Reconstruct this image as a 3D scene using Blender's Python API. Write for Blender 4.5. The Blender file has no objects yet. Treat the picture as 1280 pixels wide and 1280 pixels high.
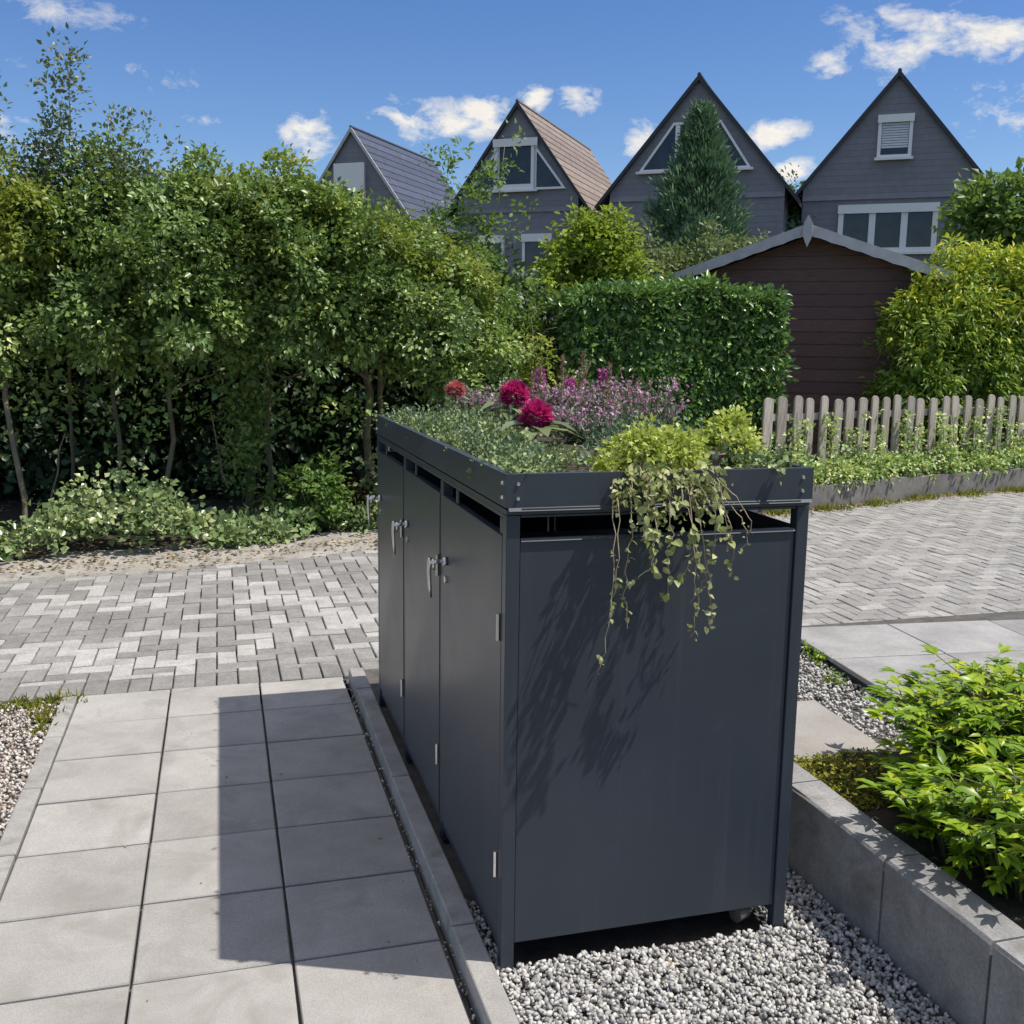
import bpy, math, random
import numpy as np
from mathutils import Matrix, Vector

SC = bpy.context.scene
COL = SC.collection
rng = np.random.default_rng(7)
random.seed(7)

# ------------------------------------------------------------------ camera
CAM = np.array([-0.64368, -2.30560, 1.55067])
PITCH, ROLL, YAW = 0.160916, 0.0141289, 0.2775227
def camera():
    fw = Vector((math.sin(YAW)*math.cos(PITCH), math.cos(YAW)*math.cos(PITCH), -math.sin(PITCH)))
    r = Vector((math.cos(YAW), -math.sin(YAW), 0)); u = r.cross(fw)
    r2 = r*math.cos(ROLL) + u*math.sin(ROLL); u2 = -r*math.sin(ROLL) + u*math.cos(ROLL)
    c = bpy.data.cameras.new('camera'); o = bpy.data.objects.new('camera', c); COL.objects.link(o)
    m = Matrix((r2, u2, -fw)).transposed().to_4x4(); m.translation = Vector(CAM)
    o.matrix_world = m
    c.sensor_fit = 'HORIZONTAL'; c.sensor_width = 36.0; c.lens = 1283.39/1280*36
    c.clip_start = .05; c.clip_end = 600
    SC.camera = o
camera()
FW = np.array([math.sin(YAW)*math.cos(PITCH), math.cos(YAW)*math.cos(PITCH), -math.sin(PITCH)])

# ------------------------------------------------------------------ light
SUN = Vector((.456, -.195, .868)).normalized()      # towards the sun
def light():
    l = bpy.data.lights.new('sun', 'SUN'); l.energy = 4.4; l.angle = math.radians(.53); l.color = (1, .975, .94)
    o = bpy.data.objects.new('sun', l); COL.objects.link(o)
    o.rotation_euler = (-SUN).to_track_quat('-Z', 'Y').to_euler(); o.location = (6, -4, 12)
light()
V = SC.view_settings
V.view_transform = 'Standard'; V.look = 'None'; V.exposure = .22; V.gamma = 1; V.use_curve_mapping = False
V.use_white_balance = True; V.white_balance_temperature = 6900; V.white_balance_tint = 10       # the phone's slightly warm white balance
SC.render.film_transparent = False
SC.cycles.max_bounces = 8; SC.cycles.transparent_max_bounces = 4
SC.cycles.diffuse_bounces = 3; SC.cycles.glossy_bounces = 3; SC.cycles.transmission_bounces = 3
SC.cycles.use_denoising = True
SC.cycles.sample_clamp_indirect = 6

# ------------------------------------------------------------------ node helpers
class NT:
    def __init__(s, tree): s.t = tree; s.n = tree.nodes; s.l = tree.links
    def new(s, typ, **kw):
        n = s.n.new(typ)
        for k, v in kw.items(): setattr(n, k, v)
        return n
    def link(s, a, b): s.l.new(a, b)
    def math(s, op, a, b=None, clamp=False):
        n = s.new('ShaderNodeMath', operation=op, use_clamp=clamp)
        for i, v in enumerate((a, b)):
            if v is None: continue
            if isinstance(v, (int, float)): n.inputs[i].default_value = v
            else: s.link(v, n.inputs[i])
        return n.outputs[0]
    def mix(s, f, a, b, mode='MIX'):
        n = s.new('ShaderNodeMix', data_type='RGBA', blend_type=mode)
        for i, v in ((0, f), (6, a), (7, b)):
            if isinstance(v, (int, float)): n.inputs[i].default_value = v
            elif isinstance(v, (tuple, list)): n.inputs[i].default_value = (*v[:3], 1)
            else: s.link(v, n.inputs[i])
        return n.outputs[2]
    def ramp(s, f, stops, interp='LINEAR'):
        n = s.new('ShaderNodeValToRGB'); cr = n.color_ramp; cr.interpolation = interp
        while len(cr.elements) < len(stops): cr.elements.new(.5)
        for e, (p, c) in zip(cr.elements, stops):
            e.position = p; e.color = (*c, 1) if len(c) == 3 else c
        s.link(f, n.inputs[0]); return n.outputs[0]
    def noise(s, vec, scale, detail=4, rough=.55, dist=0):
        n = s.new('ShaderNodeTexNoise'); n.inputs['Scale'].default_value = scale
        n.inputs['Detail'].default_value = detail; n.inputs['Roughness'].default_value = rough
        n.inputs['Distortion'].default_value = dist
        if vec is not None: s.link(vec, n.inputs['Vector'])
        return n.outputs['Fac']
    def attr(s, name='rnd'):
        n = s.new('ShaderNodeAttribute', attribute_name=name); return n.outputs['Fac']

# ------------------------------------------------------------------ world: sky with clouds
def pixdir(x, y):
    r = np.array([math.cos(YAW), -math.sin(YAW), 0]); u = np.cross(r, FW)
    r2 = r*math.cos(ROLL)+u*math.sin(ROLL); u2 = -r*math.sin(ROLL)+u*math.cos(ROLL)
    d = FW + (x-640)/1283.4*r2 - (y-640)/1283.4*u2
    return d/np.linalg.norm(d)
def world():
    w = bpy.data.worlds.new('World'); SC.world = w; w.use_nodes = True
    t = NT(w.node_tree); t.n.clear()
    out = t.new('ShaderNodeOutputWorld'); bg = t.new('ShaderNodeBackground'); bg.inputs['Strength'].default_value = .1
    sky = t.new('ShaderNodeTexSky', sky_type='NISHITA'); sky.sun_disc = False
    sky.sun_elevation = math.asin(SUN.z); sky.sun_rotation = math.atan2(SUN.x, SUN.y)
    sky.altitude = 0; sky.air_density = 1.0; sky.dust_density = .15; sky.ozone_density = 4.0
    tc = t.new('ShaderNodeTexCoord'); gen = tc.outputs['Generated']
    # clouds: azimuth / elevation of each cloud, its half widths (radians), weight, streaky or not
    spots = []
    def px(x, y, wx, wy, k=1.0):
        d = pixdir(x, y); spots.append((math.atan2(d[0], d[1]), math.asin(d[2]), wx/1283, wy/1283, k))
    px(548, 152, 72, 23); px(595, 140, 34, 16); px(388, 172, 38, 32, .8); px(672, 127, 22, 18, .95); px(722, 124, 26, 18, .95)
    px(965, 170, 38, 15); px(988, 216, 24, 14); px(800, 178, 22, 20, .8)
    px(1045, 80, 27, 18, .7); px(1120, 70, 50, 34, .62); px(1165, 42, 80, 30, .55); px(1240, 48, 58, 28, .62); px(1110, 20, 60, 18, .5)
    px(1262, 150, 40, 26, .65); px(178, 95, 60, 18, .30); px(262, 150, 30, 10, .36); px(20, 150, 70, 60, .36); px(60, 10, 100, 20, .30)
    px(1400, 120, 130, 40, .9); px(1600, 60, 150, 60); px(-150, 130, 120, 50, .9)
    for k in range(14):                                            # the rest of the sky carries the same scattered clouds
        spots.append((1.6+k*.31+random.uniform(-.1, .1), random.uniform(.18, .8), random.uniform(.06, .15), random.uniform(.02, .06), random.uniform(.7, 1)))
    sep = t.new('ShaderNodeSeparateXYZ'); t.link(gen, sep.inputs[0])
    az = t.math('ARCTAN2', sep.outputs[0], sep.outputs[1]); el = t.math('ARCSINE', sep.outputs[2])
    acc = None
    for a, e, wa, we, k in spots:
        while a > math.pi: a -= 2*math.pi
        u = t.math('MULTIPLY', t.math('SUBTRACT', az, a), 1/wa); v = t.math('MULTIPLY', t.math('SUBTRACT', el, e), 1/we)
        d2 = t.math('ADD', t.math('MULTIPLY', u, u), t.math('MULTIPLY', v, v))
        m = t.math('MULTIPLY', t.math('POWER', 2.718, t.math('MULTIPLY', d2, -.9)), k)
        acc = m if acc is None else t.math('MAXIMUM', acc, m)
    mp = t.new('ShaderNodeMapping'); mp.inputs['Scale'].default_value = (1, 1, 1.7); t.link(gen, mp.inputs[0])
    n1 = t.noise(mp.outputs[0], 15, 8, .62, .5); n2 = t.noise(mp.outputs[0], 42, 6, .65, .4)
    n = t.math('ADD', t.math('MULTIPLY', t.math('SUBTRACT', n1, .5), 3.3), t.math('MULTIPLY', t.math('SUBTRACT', n2, .5), 2.0))
    mask = t.math('ADD', acc, t.math('MULTIPLY', n, t.math('POWER', acc, .45)))
    # broken cloud overhead, out of view, added to brighten and neutralise the shade
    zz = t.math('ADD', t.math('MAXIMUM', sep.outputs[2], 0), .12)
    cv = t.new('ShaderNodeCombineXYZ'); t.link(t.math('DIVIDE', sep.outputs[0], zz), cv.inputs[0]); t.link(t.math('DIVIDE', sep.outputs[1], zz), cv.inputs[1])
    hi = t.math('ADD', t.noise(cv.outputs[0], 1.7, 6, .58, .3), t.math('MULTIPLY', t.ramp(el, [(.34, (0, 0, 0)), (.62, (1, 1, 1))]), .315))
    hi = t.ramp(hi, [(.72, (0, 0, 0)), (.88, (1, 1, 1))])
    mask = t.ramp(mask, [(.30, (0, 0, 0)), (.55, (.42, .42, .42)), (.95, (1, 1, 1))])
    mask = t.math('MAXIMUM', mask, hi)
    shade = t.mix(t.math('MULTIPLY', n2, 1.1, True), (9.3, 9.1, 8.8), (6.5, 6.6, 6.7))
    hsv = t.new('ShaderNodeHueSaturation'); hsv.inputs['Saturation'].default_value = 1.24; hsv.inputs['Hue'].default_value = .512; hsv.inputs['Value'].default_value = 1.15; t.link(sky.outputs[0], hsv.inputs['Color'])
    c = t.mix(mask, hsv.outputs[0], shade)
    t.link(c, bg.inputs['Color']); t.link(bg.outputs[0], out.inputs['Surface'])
world()

# ------------------------------------------------------------------ materials
def newmat(name):
    m = bpy.data.materials.new(name); m.use_nodes = True
    t = NT(m.node_tree); t.n.clear()
    out = t.new('ShaderNodeOutputMaterial'); b = t.new('ShaderNodeBsdfPrincipled'); t.link(b.outputs[0], out.inputs['Surface'])
    return m, t, b, out
def bump(t, b, h, strength=.3, dist=.003):
    n = t.new('ShaderNodeBump'); n.inputs['Strength'].default_value = strength; n.inputs['Distance'].default_value = dist
    t.link(h, n.inputs['Height']); t.link(n.outputs[0], b.inputs['Normal'])
def leafmat(name, stops, trans=.3, tcol=(.30, .42, .05), rough=.42, spec=.45):
    m, t, b, out = newmat(name)
    c = t.ramp(t.attr(), stops); t.link(c, b.inputs['Base Color'])
    b.inputs['Roughness'].default_value = rough; b.inputs['Specular IOR Level'].default_value = spec
    tr = t.new('ShaderNodeBsdfTranslucent'); t.link(t.mix(.55, c, tcol), tr.inputs['Color'])
    mx = t.new('ShaderNodeMixShader'); mx.inputs[0].default_value = trans
    t.link(b.outputs[0], mx.inputs[1]); t.link(tr.outputs[0], mx.inputs[2]); t.link(mx.outputs[0], out.inputs['Surface'])
    return m
def stone(name, c0, c1, scale=6, speck=180, rough=.85, bstr=.25, tint=.12, stain=None, attr=False, bdist=.002, speck_amt=.18):
    m, t, b, out = newmat(name)
    tc = t.new('ShaderNodeTexCoord'); oi = t.new('ShaderNodeObjectInfo')
    v = t.new('ShaderNodeVectorMath', operation='ADD'); t.link(tc.outputs['Object'], v.inputs[0])
    off = t.new('ShaderNodeVectorMath', operation='SCALE'); t.link(oi.outputs['Location'], off.inputs[0]); off.inputs['Scale'].default_value = 1.37
    t.link(off.outputs[0], v.inputs[1]); vec = v.outputs[0]
    f = t.noise(vec, scale, 6, .62); c = t.ramp(f, [(.3, c0), (.7, c1)])
    sp = t.noise(vec, speck, 2, .7)
    c = t.mix(1, c, t.ramp(sp, [(.3, (1-speck_amt,)*3), (.7, (1+speck_amt,)*3)]), 'MULTIPLY')
    r = t.attr() if attr else oi.outputs['Random']
    c = t.mix(1, c, t.ramp(r, [(0, (1-tint,)*3), (1, (1+tint,)*3)]), 'MULTIPLY')
    if stain:
        s = t.noise(vec, stain[0], 4, .6, .6)
        c = t.mix(t.ramp(s, [(.52, (0, 0, 0)), (.72, (stain[2],)*3)]), c, stain[1])
    t.link(c, b.inputs['Base Color']); b.inputs['Roughness'].default_value = rough
    h = t.math('ADD', t.math('MULTIPLY', sp, .7), f); bump(t, b, h, bstr, bdist)
    return m
M = {}
def plain(name, c, rough=.5, metal=0, spec=.5, nscale=0, namt=.15, bstr=0, nstretch=None):
    m, t, b, out = newmat(name)
    b.inputs['Roughness'].default_value = rough; b.inputs['Metallic'].default_value = metal; b.inputs['Specular IOR Level'].default_value = spec
    if nscale:
        tc = t.new('ShaderNodeTexCoord'); vec = tc.outputs['Object']
        if nstretch:
            mp = t.new('ShaderNodeMapping'); mp.inputs['Scale'].default_value = nstretch; t.link(vec, mp.inputs[0]); vec = mp.outputs[0]
        oi = t.new('ShaderNodeObjectInfo')
        n = t.noise(vec, nscale, 6, .6)
        lo = tuple(x*(1-namt) for x in c); hi = tuple(min(1, x*(1+namt)) for x in c)
        cc = t.ramp(n, [(.3, lo), (.7, hi)])
        cc = t.mix(1, cc, t.ramp(oi.outputs['Random'], [(0, (1-namt*.5,)*3), (1, (1+namt*.5,)*3)]), 'MULTIPLY')
        t.link(cc, b.inputs['Base Color'])
        if bstr: bump(t, b, n, bstr, .002)
    else: b.inputs['Base Color'].default_value = (*c, 1)
    return m
def paint():
    m, t, b, out = newmat('anthracite_paint')
    tc = t.new('ShaderNodeTexCoord'); vec = tc.outputs['Object']
    n = t.noise(vec, 2.2, 5, .6); d = t.noise(vec, 9, 6, .7, .5)
    c = t.ramp(n, [(.3, (.034, .043, .056)), (.7, (.041, .051, .066))])
    c = t.mix(t.ramp(d, [(.6, (0, 0, 0)), (.8, (.22, .22, .22))]), c, (.11, .11, .105))
    mp = t.new('ShaderNodeMapping'); mp.inputs['Scale'].default_value = (26, 26, .9); t.link(vec, mp.inputs[0])
    st = t.noise(mp.outputs[0], 1, 5, .7); c = t.mix(t.ramp(st, [(.55, (0, 0, 0)), (.8, (.30, .30, .30))]), c, (.095, .098, .098))      # faint rain streaks
    c = t.mix(t.ramp(t.noise(vec, 110, 2, .6), [(.70, (0, 0, 0)), (.78, (.5, .5, .5))]), c, (.12, .115, .105))                          # specks of dust
    t.link(c, b.inputs['Base Color'])
    t.link(t.ramp(n, [(.3, (.30,)*3), (.7, (.40,)*3)]), b.inputs['Roughness']); b.inputs['Specular IOR Level'].default_value = .5
    bump(t, b, t.noise(vec, 900, 2, .5), .10, .0006)
    return m
M['paint'] = paint()
M['steel'] = plain('brushed_steel', (.78, .77, .74), .3, 1, nscale=60, namt=.08)
M['black'] = plain('black_plastic', (.012, .012, .013), .5, nscale=30)
M['slab'] = stone('concrete_slab', (.290, .276, .259), (.376, .362, .342), 5, 240, .88, .35, .085, stain=(4.5, (.235, .22, .198), .7))
M['kerb'] = stone('concrete_kerb', (.26, .25, .235), (.36, .35, .33), 9, 200, .9, .35, .08, stain=(8, (.16, .16, .13), .6))
M['edging'] = stone('dark_concrete_edging', (.175, .174, .174), (.31, .306, .302), 5, 120, .88, .8, .12, stain=(3.6, (.125, .115, .105), .9))
M['joint'] = stone('joint_sand', (.06, .056, .05), (.13, .122, .11), 14, 120, .95, .6, .1)
M['brickmix'] = None
def brickmat():
    m, t, b, out = newmat('paving_brick')
    tc = t.new('ShaderNodeTexCoord'); geo = t.new('ShaderNodeNewGeometry'); vec = geo.outputs['Position']
    c = t.ramp(t.attr(), [(0, (.205, .198, .187)), (.45, (.262, .255, .243)), (.62, (.31, .302, .288)), (.75, (.37, .362, .345)), (1, (.43, .42, .402))])
    f = t.noise(vec, 9, 6, .65); s = t.noise(vec, 90, 3, .75)
    c = t.mix(1, c, t.ramp(f, [(.3, (.78,)*3), (.7, (1.14,)*3)]), 'MULTIPLY')
    c = t.mix(1, c, t.ramp(s, [(.3, (.72,)*3), (.7, (1.25,)*3)]), 'MULTIPLY')
    t.link(c, b.inputs['Base Color']); b.inputs['Roughness'].default_value = .85
    bump(t, b, t.math('ADD', f, s), .4, .002); return m
M['brick'] = brickmat()
def gravelmat(name, stops, rough=.7):
    m, t, b, out = newmat(name)
    geo = t.new('ShaderNodeNewGeometry')
    c = t.ramp(t.attr(), stops)
    s = t.noise(geo.outputs['Position'], 220, 3, .7)
    c = t.mix(1, c, t.ramp(s, [(.3, (.82,)*3), (.7, (1.18,)*3)]), 'MULTIPLY')
    t.link(c, b.inputs['Base Color']); b.inputs['Roughness'].default_value = rough; return m
M['gravel'] = gravelmat('grey_gravel', [(0, (.18, .177, .17)), (.3, (.34, .335, .32)), (.65, (.48, .47, .45)), (.9, (.54, .53, .505)), (1, (.62, .605, .57))])
M['pebble'] = gravelmat('mixed_pebbles', [(0, (.14, .10, .08)), (.18, (.30, .23, .18)), (.45, (.42, .38, .34)), (.75, (.52, .49, .45)), (1, (.70, .67, .62))])
M['soil'] = stone('dark_soil', (.035, .027, .020), (.075, .058, .042), 18, 90, .95, .9, 0, bdist=.01)
M['earth'] = stone('dry_earth', (.25, .235, .205), (.40, .38, .34), 7, 60, .95, .9, 0, stain=(3, (.13, .11, .075), .7), bdist=.012)
M['ground'] = stone('garden_ground', (.05, .06, .02), (.09, .08, .04), 1.2, 20, .95, .6, 0, bdist=.02)
M['tile'] = stone('grey_terrace_tile', (.22, .217, .212), (.36, .353, .343), 3.6, 60, .62, .2, .05, stain=(2.2, (.20, .19, .18), .6), speck_amt=.1)
M['warmslab'] = stone('weathered_slab', (.25, .235, .217), (.36, .34, .315), 3, 110, .75, .25, .05, stain=(4, (.25, .20, .15), .7), speck_amt=.1)
M['wall'] = stone('shaded_concrete_wall', (.15, .14, .125), (.26, .245, .22), 6, 120, .9, .5, .1, stain=(5, (.09, .08, .06), .8))  # darker than the edging: shade from the shrubs is put into the colour
M['slate'] = plain('grey_slate', (.20, .202, .224), .6, nscale=5, namt=.1, bstr=.25)
M['slateroof'] = plain('blue_slate_roof', (.062, .074, .108), .5, nscale=4, namt=.25, bstr=.2)
M['brownroof'] = plain('brown_roof_tile', (.225, .18, .155), .75, nscale=6, namt=.25, bstr=.3)
M['trim'] = plain('dark_verge', (.035, .037, .043), .6, nscale=6)
M['white'] = plain('white_window_frame', (.78, .78, .77), .4, nscale=3, namt=.04)
def glass():
    m, t, b, out = newmat('window_pane')
    tc = t.new('ShaderNodeTexCoord'); n = t.noise(tc.outputs['Object'], 3, 3)
    t.link(t.ramp(n, [(.3, (.012, .015, .018)), (.7, (.035, .04, .045))]), b.inputs['Base Color'])
    b.inputs['Roughness'].default_value = .06; b.inputs['Specular IOR Level'].default_value = .6; return m
M['glass'] = glass()
M['blind'] = plain('window_blind', (.62, .64, .68), .5, nscale=8, namt=.06)
M['shedwood'] = plain('brown_shed_board', (.132, .068, .054), .65, nscale=7, namt=.3, bstr=.3, nstretch=(1, 1, 9))
M['barge'] = plain('grey_bargeboard', (.44, .44, .45), .65, nscale=8, namt=.15, bstr=.2)
M['felt'] = plain('roof_felt', (.11, .11, .115), .9, nscale=20, namt=.25, bstr=.4)
M['picket'] = plain('weathered_picket', (.33, .292, .250), .85, nscale=9, namt=.38, bstr=.5, nstretch=(6, 6, .8))
M['bark'] = plain('grey_bark', (.21, .175, .115), .9, nscale=14, namt=.4, bstr=.8, nstretch=(1, 1, .35))
M['stem'] = plain('green_stem', (.12, .13, .05), .6, nscale=10)
M['drystem'] = plain('dry_stem', (.38, .30, .19), .8, nscale=30, namt=.3)
M['terracotta'] = plain('weathered_stone', (.22, .15, .12), .9, nscale=14, namt=.3, bstr=.5)
G = lambda k: (k*.62, k, k*.22)
M['hornbeam'] = leafmat('hornbeam_leaves', [(0, (0.0839, 0.1523, 0.0492)), (.45, (0.1482, 0.2438, 0.0676)), (.8, (0.2737, 0.381, 0.0922)), (1, (0.5152, 0.5789, 0.1381))], .26, (.22, .33, .04), .38, .48)
M['hornlight'] = leafmat('yellow_hornbeam_leaves', [(0, (0.1168, 0.1691, 0.0312)), (.5, (0.2231, 0.2884, 0.0486)), (.85, (0.361, 0.3977, 0.0695)), (1, (0.5096, 0.3977, 0.1043))], .34, (.36, .45, .05), .45, .4)  # yellower green than the other hornbeam leaves
M['sparse'] = leafmat('grey_green_leaves', [(0, (0.081, 0.1116, 0.0612)), (.6, (0.153, 0.198, 0.099)), (1, (0.252, 0.288, 0.153))], .25, (.22, .3, .08), .45, .5)
M['laurel'] = leafmat('laurel_leaves', [(0, (0.063, 0.143, 0.0455)), (.55, (0.118, 0.2274, 0.065)), (.9, (0.2358, 0.3899, 0.091)), (1, (0.4324, 0.6173, 0.13))], .18, (.2, .34, .04), .30, .5)
M['lime'] = leafmat('lime_leaves', [(0, (0.1265, 0.2024, 0.0278)), (.5, (0.2151, 0.3162, 0.038)), (1, (0.3416, 0.4175, 0.0633))], .38, (.42, .55, .05), .5, .35)
M['mid'] = leafmat('mid_green_leaves', [(0, (0.0702, 0.1404, 0.0343)), (.5, (0.1248, 0.2262, 0.053)), (1, (0.234, 0.3432, 0.0936))], .32, (.3, .42, .06), .45, .4)
M['olive'] = leafmat('olive_leaves', [(0, (0.1008, 0.1428, 0.0588)), (.6, (0.168, 0.2184, 0.084)), (1, (0.2688, 0.3192, 0.1344))], .3, (.25, .32, .08), .5, .35)
M['conifer'] = leafmat('conifer_sprays', [(0, (0.0821, 0.1696, 0.1058)), (.6, (0.1567, 0.2713, 0.1628)), (1, (0.317, 0.4409, 0.2239))], .15, (.12, .2, .06), .6, .3)
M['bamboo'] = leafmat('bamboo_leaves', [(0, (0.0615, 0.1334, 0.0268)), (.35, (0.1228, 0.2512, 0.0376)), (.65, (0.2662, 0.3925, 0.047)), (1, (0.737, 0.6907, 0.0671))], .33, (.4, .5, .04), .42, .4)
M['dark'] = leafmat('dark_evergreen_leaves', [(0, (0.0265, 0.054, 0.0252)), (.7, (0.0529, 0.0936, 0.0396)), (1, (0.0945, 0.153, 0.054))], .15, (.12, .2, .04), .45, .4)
M['ivy'] = leafmat('ivy_leaves', [(0, (0.091, 0.1646, 0.0638)), (.6, (0.2135, 0.2939, 0.1103)), (1, (0.4839, 0.5174, 0.245))], .22, (.25, .36, .08), .32, .5)
M['varieg'] = leafmat('variegated_leaves', [(0, (0.1483, 0.2749, 0.0948)), (.45, (0.3217, 0.4812, 0.1581)), (.75, (0.6682, 0.7332, 0.2529)), (1, (0.9, 0.9, 0.7588))], .3, (.42, .5, .1), .45, .4)
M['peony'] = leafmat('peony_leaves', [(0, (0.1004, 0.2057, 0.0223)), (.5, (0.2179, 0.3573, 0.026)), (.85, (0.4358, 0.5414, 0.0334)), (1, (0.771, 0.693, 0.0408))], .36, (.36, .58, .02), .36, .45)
M['sedum'] = leafmat('sedum_leaves', [(0, (0.0841, 0.1373, 0.0559)), (.5, (0.199, 0.2745, 0.1057)), (.85, (0.3674, 0.4521, 0.1863)), (1, (0.4898, 0.549, 0.2733))], .15, (.25, .35, .1), .5, .4)
M['jenny'] = leafmat('creeping_jenny_leaves', [(0, (0.2365, 0.3188, 0.0739)), (.5, (0.4434, 0.5216, 0.1109)), (1, (0.6799, 0.6955, 0.2463))], .35, (.5, .6, .06), .45, .4)
M['trail'] = leafmat('pale_trailing_leaves', [(0, (0.1971, 0.2341, 0.0862)), (.6, (0.3696, 0.4066, 0.1602)), (1, (0.5914, 0.5914, 0.3203))], .3, (.45, .5, .15), .45, .4)
M['lavender'] = leafmat('grey_green_foliage', [(0, (0.0719, 0.1222, 0.0791)), (.6, (0.1294, 0.2012, 0.1222)), (1, (0.2156, 0.2875, 0.1725))], .2, (.2, .3, .12), .5, .35)
M['pink'] = leafmat('pink_petals', [(0, (.42, .17, .30)), (.5, (.60, .33, .46)), (1, (.74, .56, .65))], .3, (.6, .35, .48), .5, .3)
M['magenta'] = leafmat('magenta_petals', [(0, (0.364, 0.0672, 0.2205)), (1, (0.672, 0.2016, 0.4851))], .3, (.55, .1, .4), .5, .3)
M['crimson'] = leafmat('crimson_petals', [(0, (.34, .010, .10)), (.6, (.54, .022, .19)), (1, (.68, .09, .30))], .28, (.6, .03, .2), .5, .3)
M['coral'] = leafmat('coral_petals', [(0, (.50, .10, .13)), (1, (.64, .24, .26))], .3, (.6, .15, .1), .5, .3)
M['bigleaf'] = leafmat('dahlia_leaves', [(0, (.07, .11, .045)), (.5, (.15, .20, .08)), (1, (.28, .33, .17))], .25, (.3, .42, .1), .4, .5)
M['redleaf'] = leafmat('red_brown_leaves', [(0, (.07, .025, .015)), (1, (.15, .055, .03))], .25, (.3, .08, .04), .5, .3)
M['grass'] = leafmat('yellow_green_grass', [(0, (.10, .14, .02)), (.6, (.24, .27, .03)), (1, (.38, .36, .06))], .3, (.4, .45, .05), .6, .2)
M['moss'] = leafmat('yellow_moss', [(0, (.12, .12, .02)), (.6, (.24, .25, .03)), (1, (.34, .30, .05))], .2, (.4, .45, .05), .8, .2)
M['litter'] = leafmat('dry_leaf_litter', [(0, (.16, .11, .06)), (.6, (.34, .26, .16)), (1, (.50, .42, .29))], .15, (.3, .2, .1), .7, .2)

# ------------------------------------------------------------------ object helpers
def link(name, me, parent=None):
    o = bpy.data.objects.new(name, me); COL.objects.link(o)
    if parent: o.parent = parent
    return o
def tag(o, label=None, cat=None, group=None, kind=None):
    for k, v in (('label', label), ('category', cat), ('group', group), ('kind', kind)):
        if v: o[k] = v
    return o
def empty(name, loc=(0, 0, 0), rz=0, **kw):
    o = bpy.data.objects.new(name, None); COL.objects.link(o); o.location = loc; o.rotation_euler = (0, 0, rz)
    o.empty_display_size = .1
    return tag(o, **kw)
def copy_tree(o, parent=None):
    c = o.copy(); COL.objects.link(c)
    if parent: c.parent = parent
    for ch in list(o.children): copy_tree(ch, c)
    return c
class MB:
    def __init__(s): s.v = []; s.f = []; s.a = []
    def add(s, vs, fs, a=.5):
        k = len(s.v); s.v += [tuple(v) for v in vs]; s.f += [tuple(i+k for i in f) for f in fs]; s.a += [a]*len(vs); return s
    def box(s, x0, x1, y0, y1, z0, z1, a=.5):
        return s.add([(x0, y0, z0), (x1, y0, z0), (x1, y1, z0), (x0, y1, z0), (x0, y0, z1), (x1, y0, z1), (x1, y1, z1), (x0, y1, z1)],
                     [(3, 2, 1, 0), (4, 5, 6, 7), (0, 1, 5, 4), (1, 2, 6, 5), (2, 3, 7, 6), (3, 0, 4, 7)], a)
    def cham(s, x0, x1, y0, y1, z0, z1, c, a=.5, j=0):
        q = lambda: random.uniform(-j, j)
        vs = [(x0, y0, z0), (x1, y0, z0), (x1, y1, z0), (x0, y1, z0),
              (x0+q(), y0+q(), z1-c), (x1+q(), y0+q(), z1-c), (x1+q(), y1+q(), z1-c), (x0+q(), y1+q(), z1-c),
              (x0+c, y0+c, z1+q()), (x1-c, y0+c, z1+q()), (x1-c, y1-c, z1+q()), (x0+c, y1-c, z1+q())]
        fs = [(8, 9, 10, 11)]
        for i in range(4):
            k = (i+1) % 4; fs += [(i, k, 4+k, 4+i), (4+i, 4+k, 8+k, 8+i)]
        return s.add(vs, fs, a)
    def prism(s, poly, axis, a0, a1):
        n = len(poly)
        def p(u, w, t): return (t, u, w) if axis == 'x' else (u, t, w) if axis == 'y' else (u, w, t)
        vs = [p(u, w, a0) for u, w in poly]+[p(u, w, a1) for u, w in poly]
        fs = [tuple(range(n))[::-1], tuple(range(n, 2*n))]+[(i, (i+1) % n, n+(i+1) % n, n+i) for i in range(n)]
        return s.add(vs, fs)
    def tube(s, pts, rad, n=6, a=.5, cap=True):
        pts = [np.array(p, float) for p in pts]
        if not hasattr(rad, '__len__'): rad = [rad]*len(pts)
        vs = []; prev = None
        for i, p in enumerate(pts):
            d = pts[min(i+1, len(pts)-1)]-pts[max(i-1, 0)]; d = d/(np.linalg.norm(d)+1e-9)
            if prev is None: u = np.cross(d, (.3, .9, .2)); u = u/np.linalg.norm(u)
            else: u = prev-d*(prev@d); u = u/(np.linalg.norm(u)+1e-9)
            prev = u; w = np.cross(d, u)
            for k in range(n):
                t = 2*math.pi*k/n; vs.append(p+rad[i]*(math.cos(t)*u+math.sin(t)*w))
        fs = []
        for i in range(len(pts)-1):
            for k in range(n):
                k2 = (k+1) % n; fs.append((i*n+k, i*n+k2, (i+1)*n+k2, (i+1)*n+k))
        if cap: fs += [tuple(range(n))[::-1], tuple(range((len(pts)-1)*n, len(pts)*n))]
        return s.add(vs, fs, a)
    def build(s, name, mat, parent=None, bevel=0, smooth=False):
        me = s.mesh(name, mat, smooth); o = link(name, me, parent)
        if bevel:
            b = o.modifiers.new('edge', 'BEVEL'); b.width = bevel; b.segments = 2; b.limit_method = 'ANGLE'
        return o
    def mesh(s, name, mat, smooth=False):
        me = bpy.data.meshes.new(name); me.from_pydata(s.v, [], s.f)
        at = me.attributes.new('rnd', 'FLOAT', 'POINT'); at.data.foreach_set('value', np.array(s.a, np.float32))
        me.materials.append(mat)
        if smooth: me.polygons.foreach_set('use_smooth', [True]*len(me.polygons))
        me.update(); return me
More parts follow.
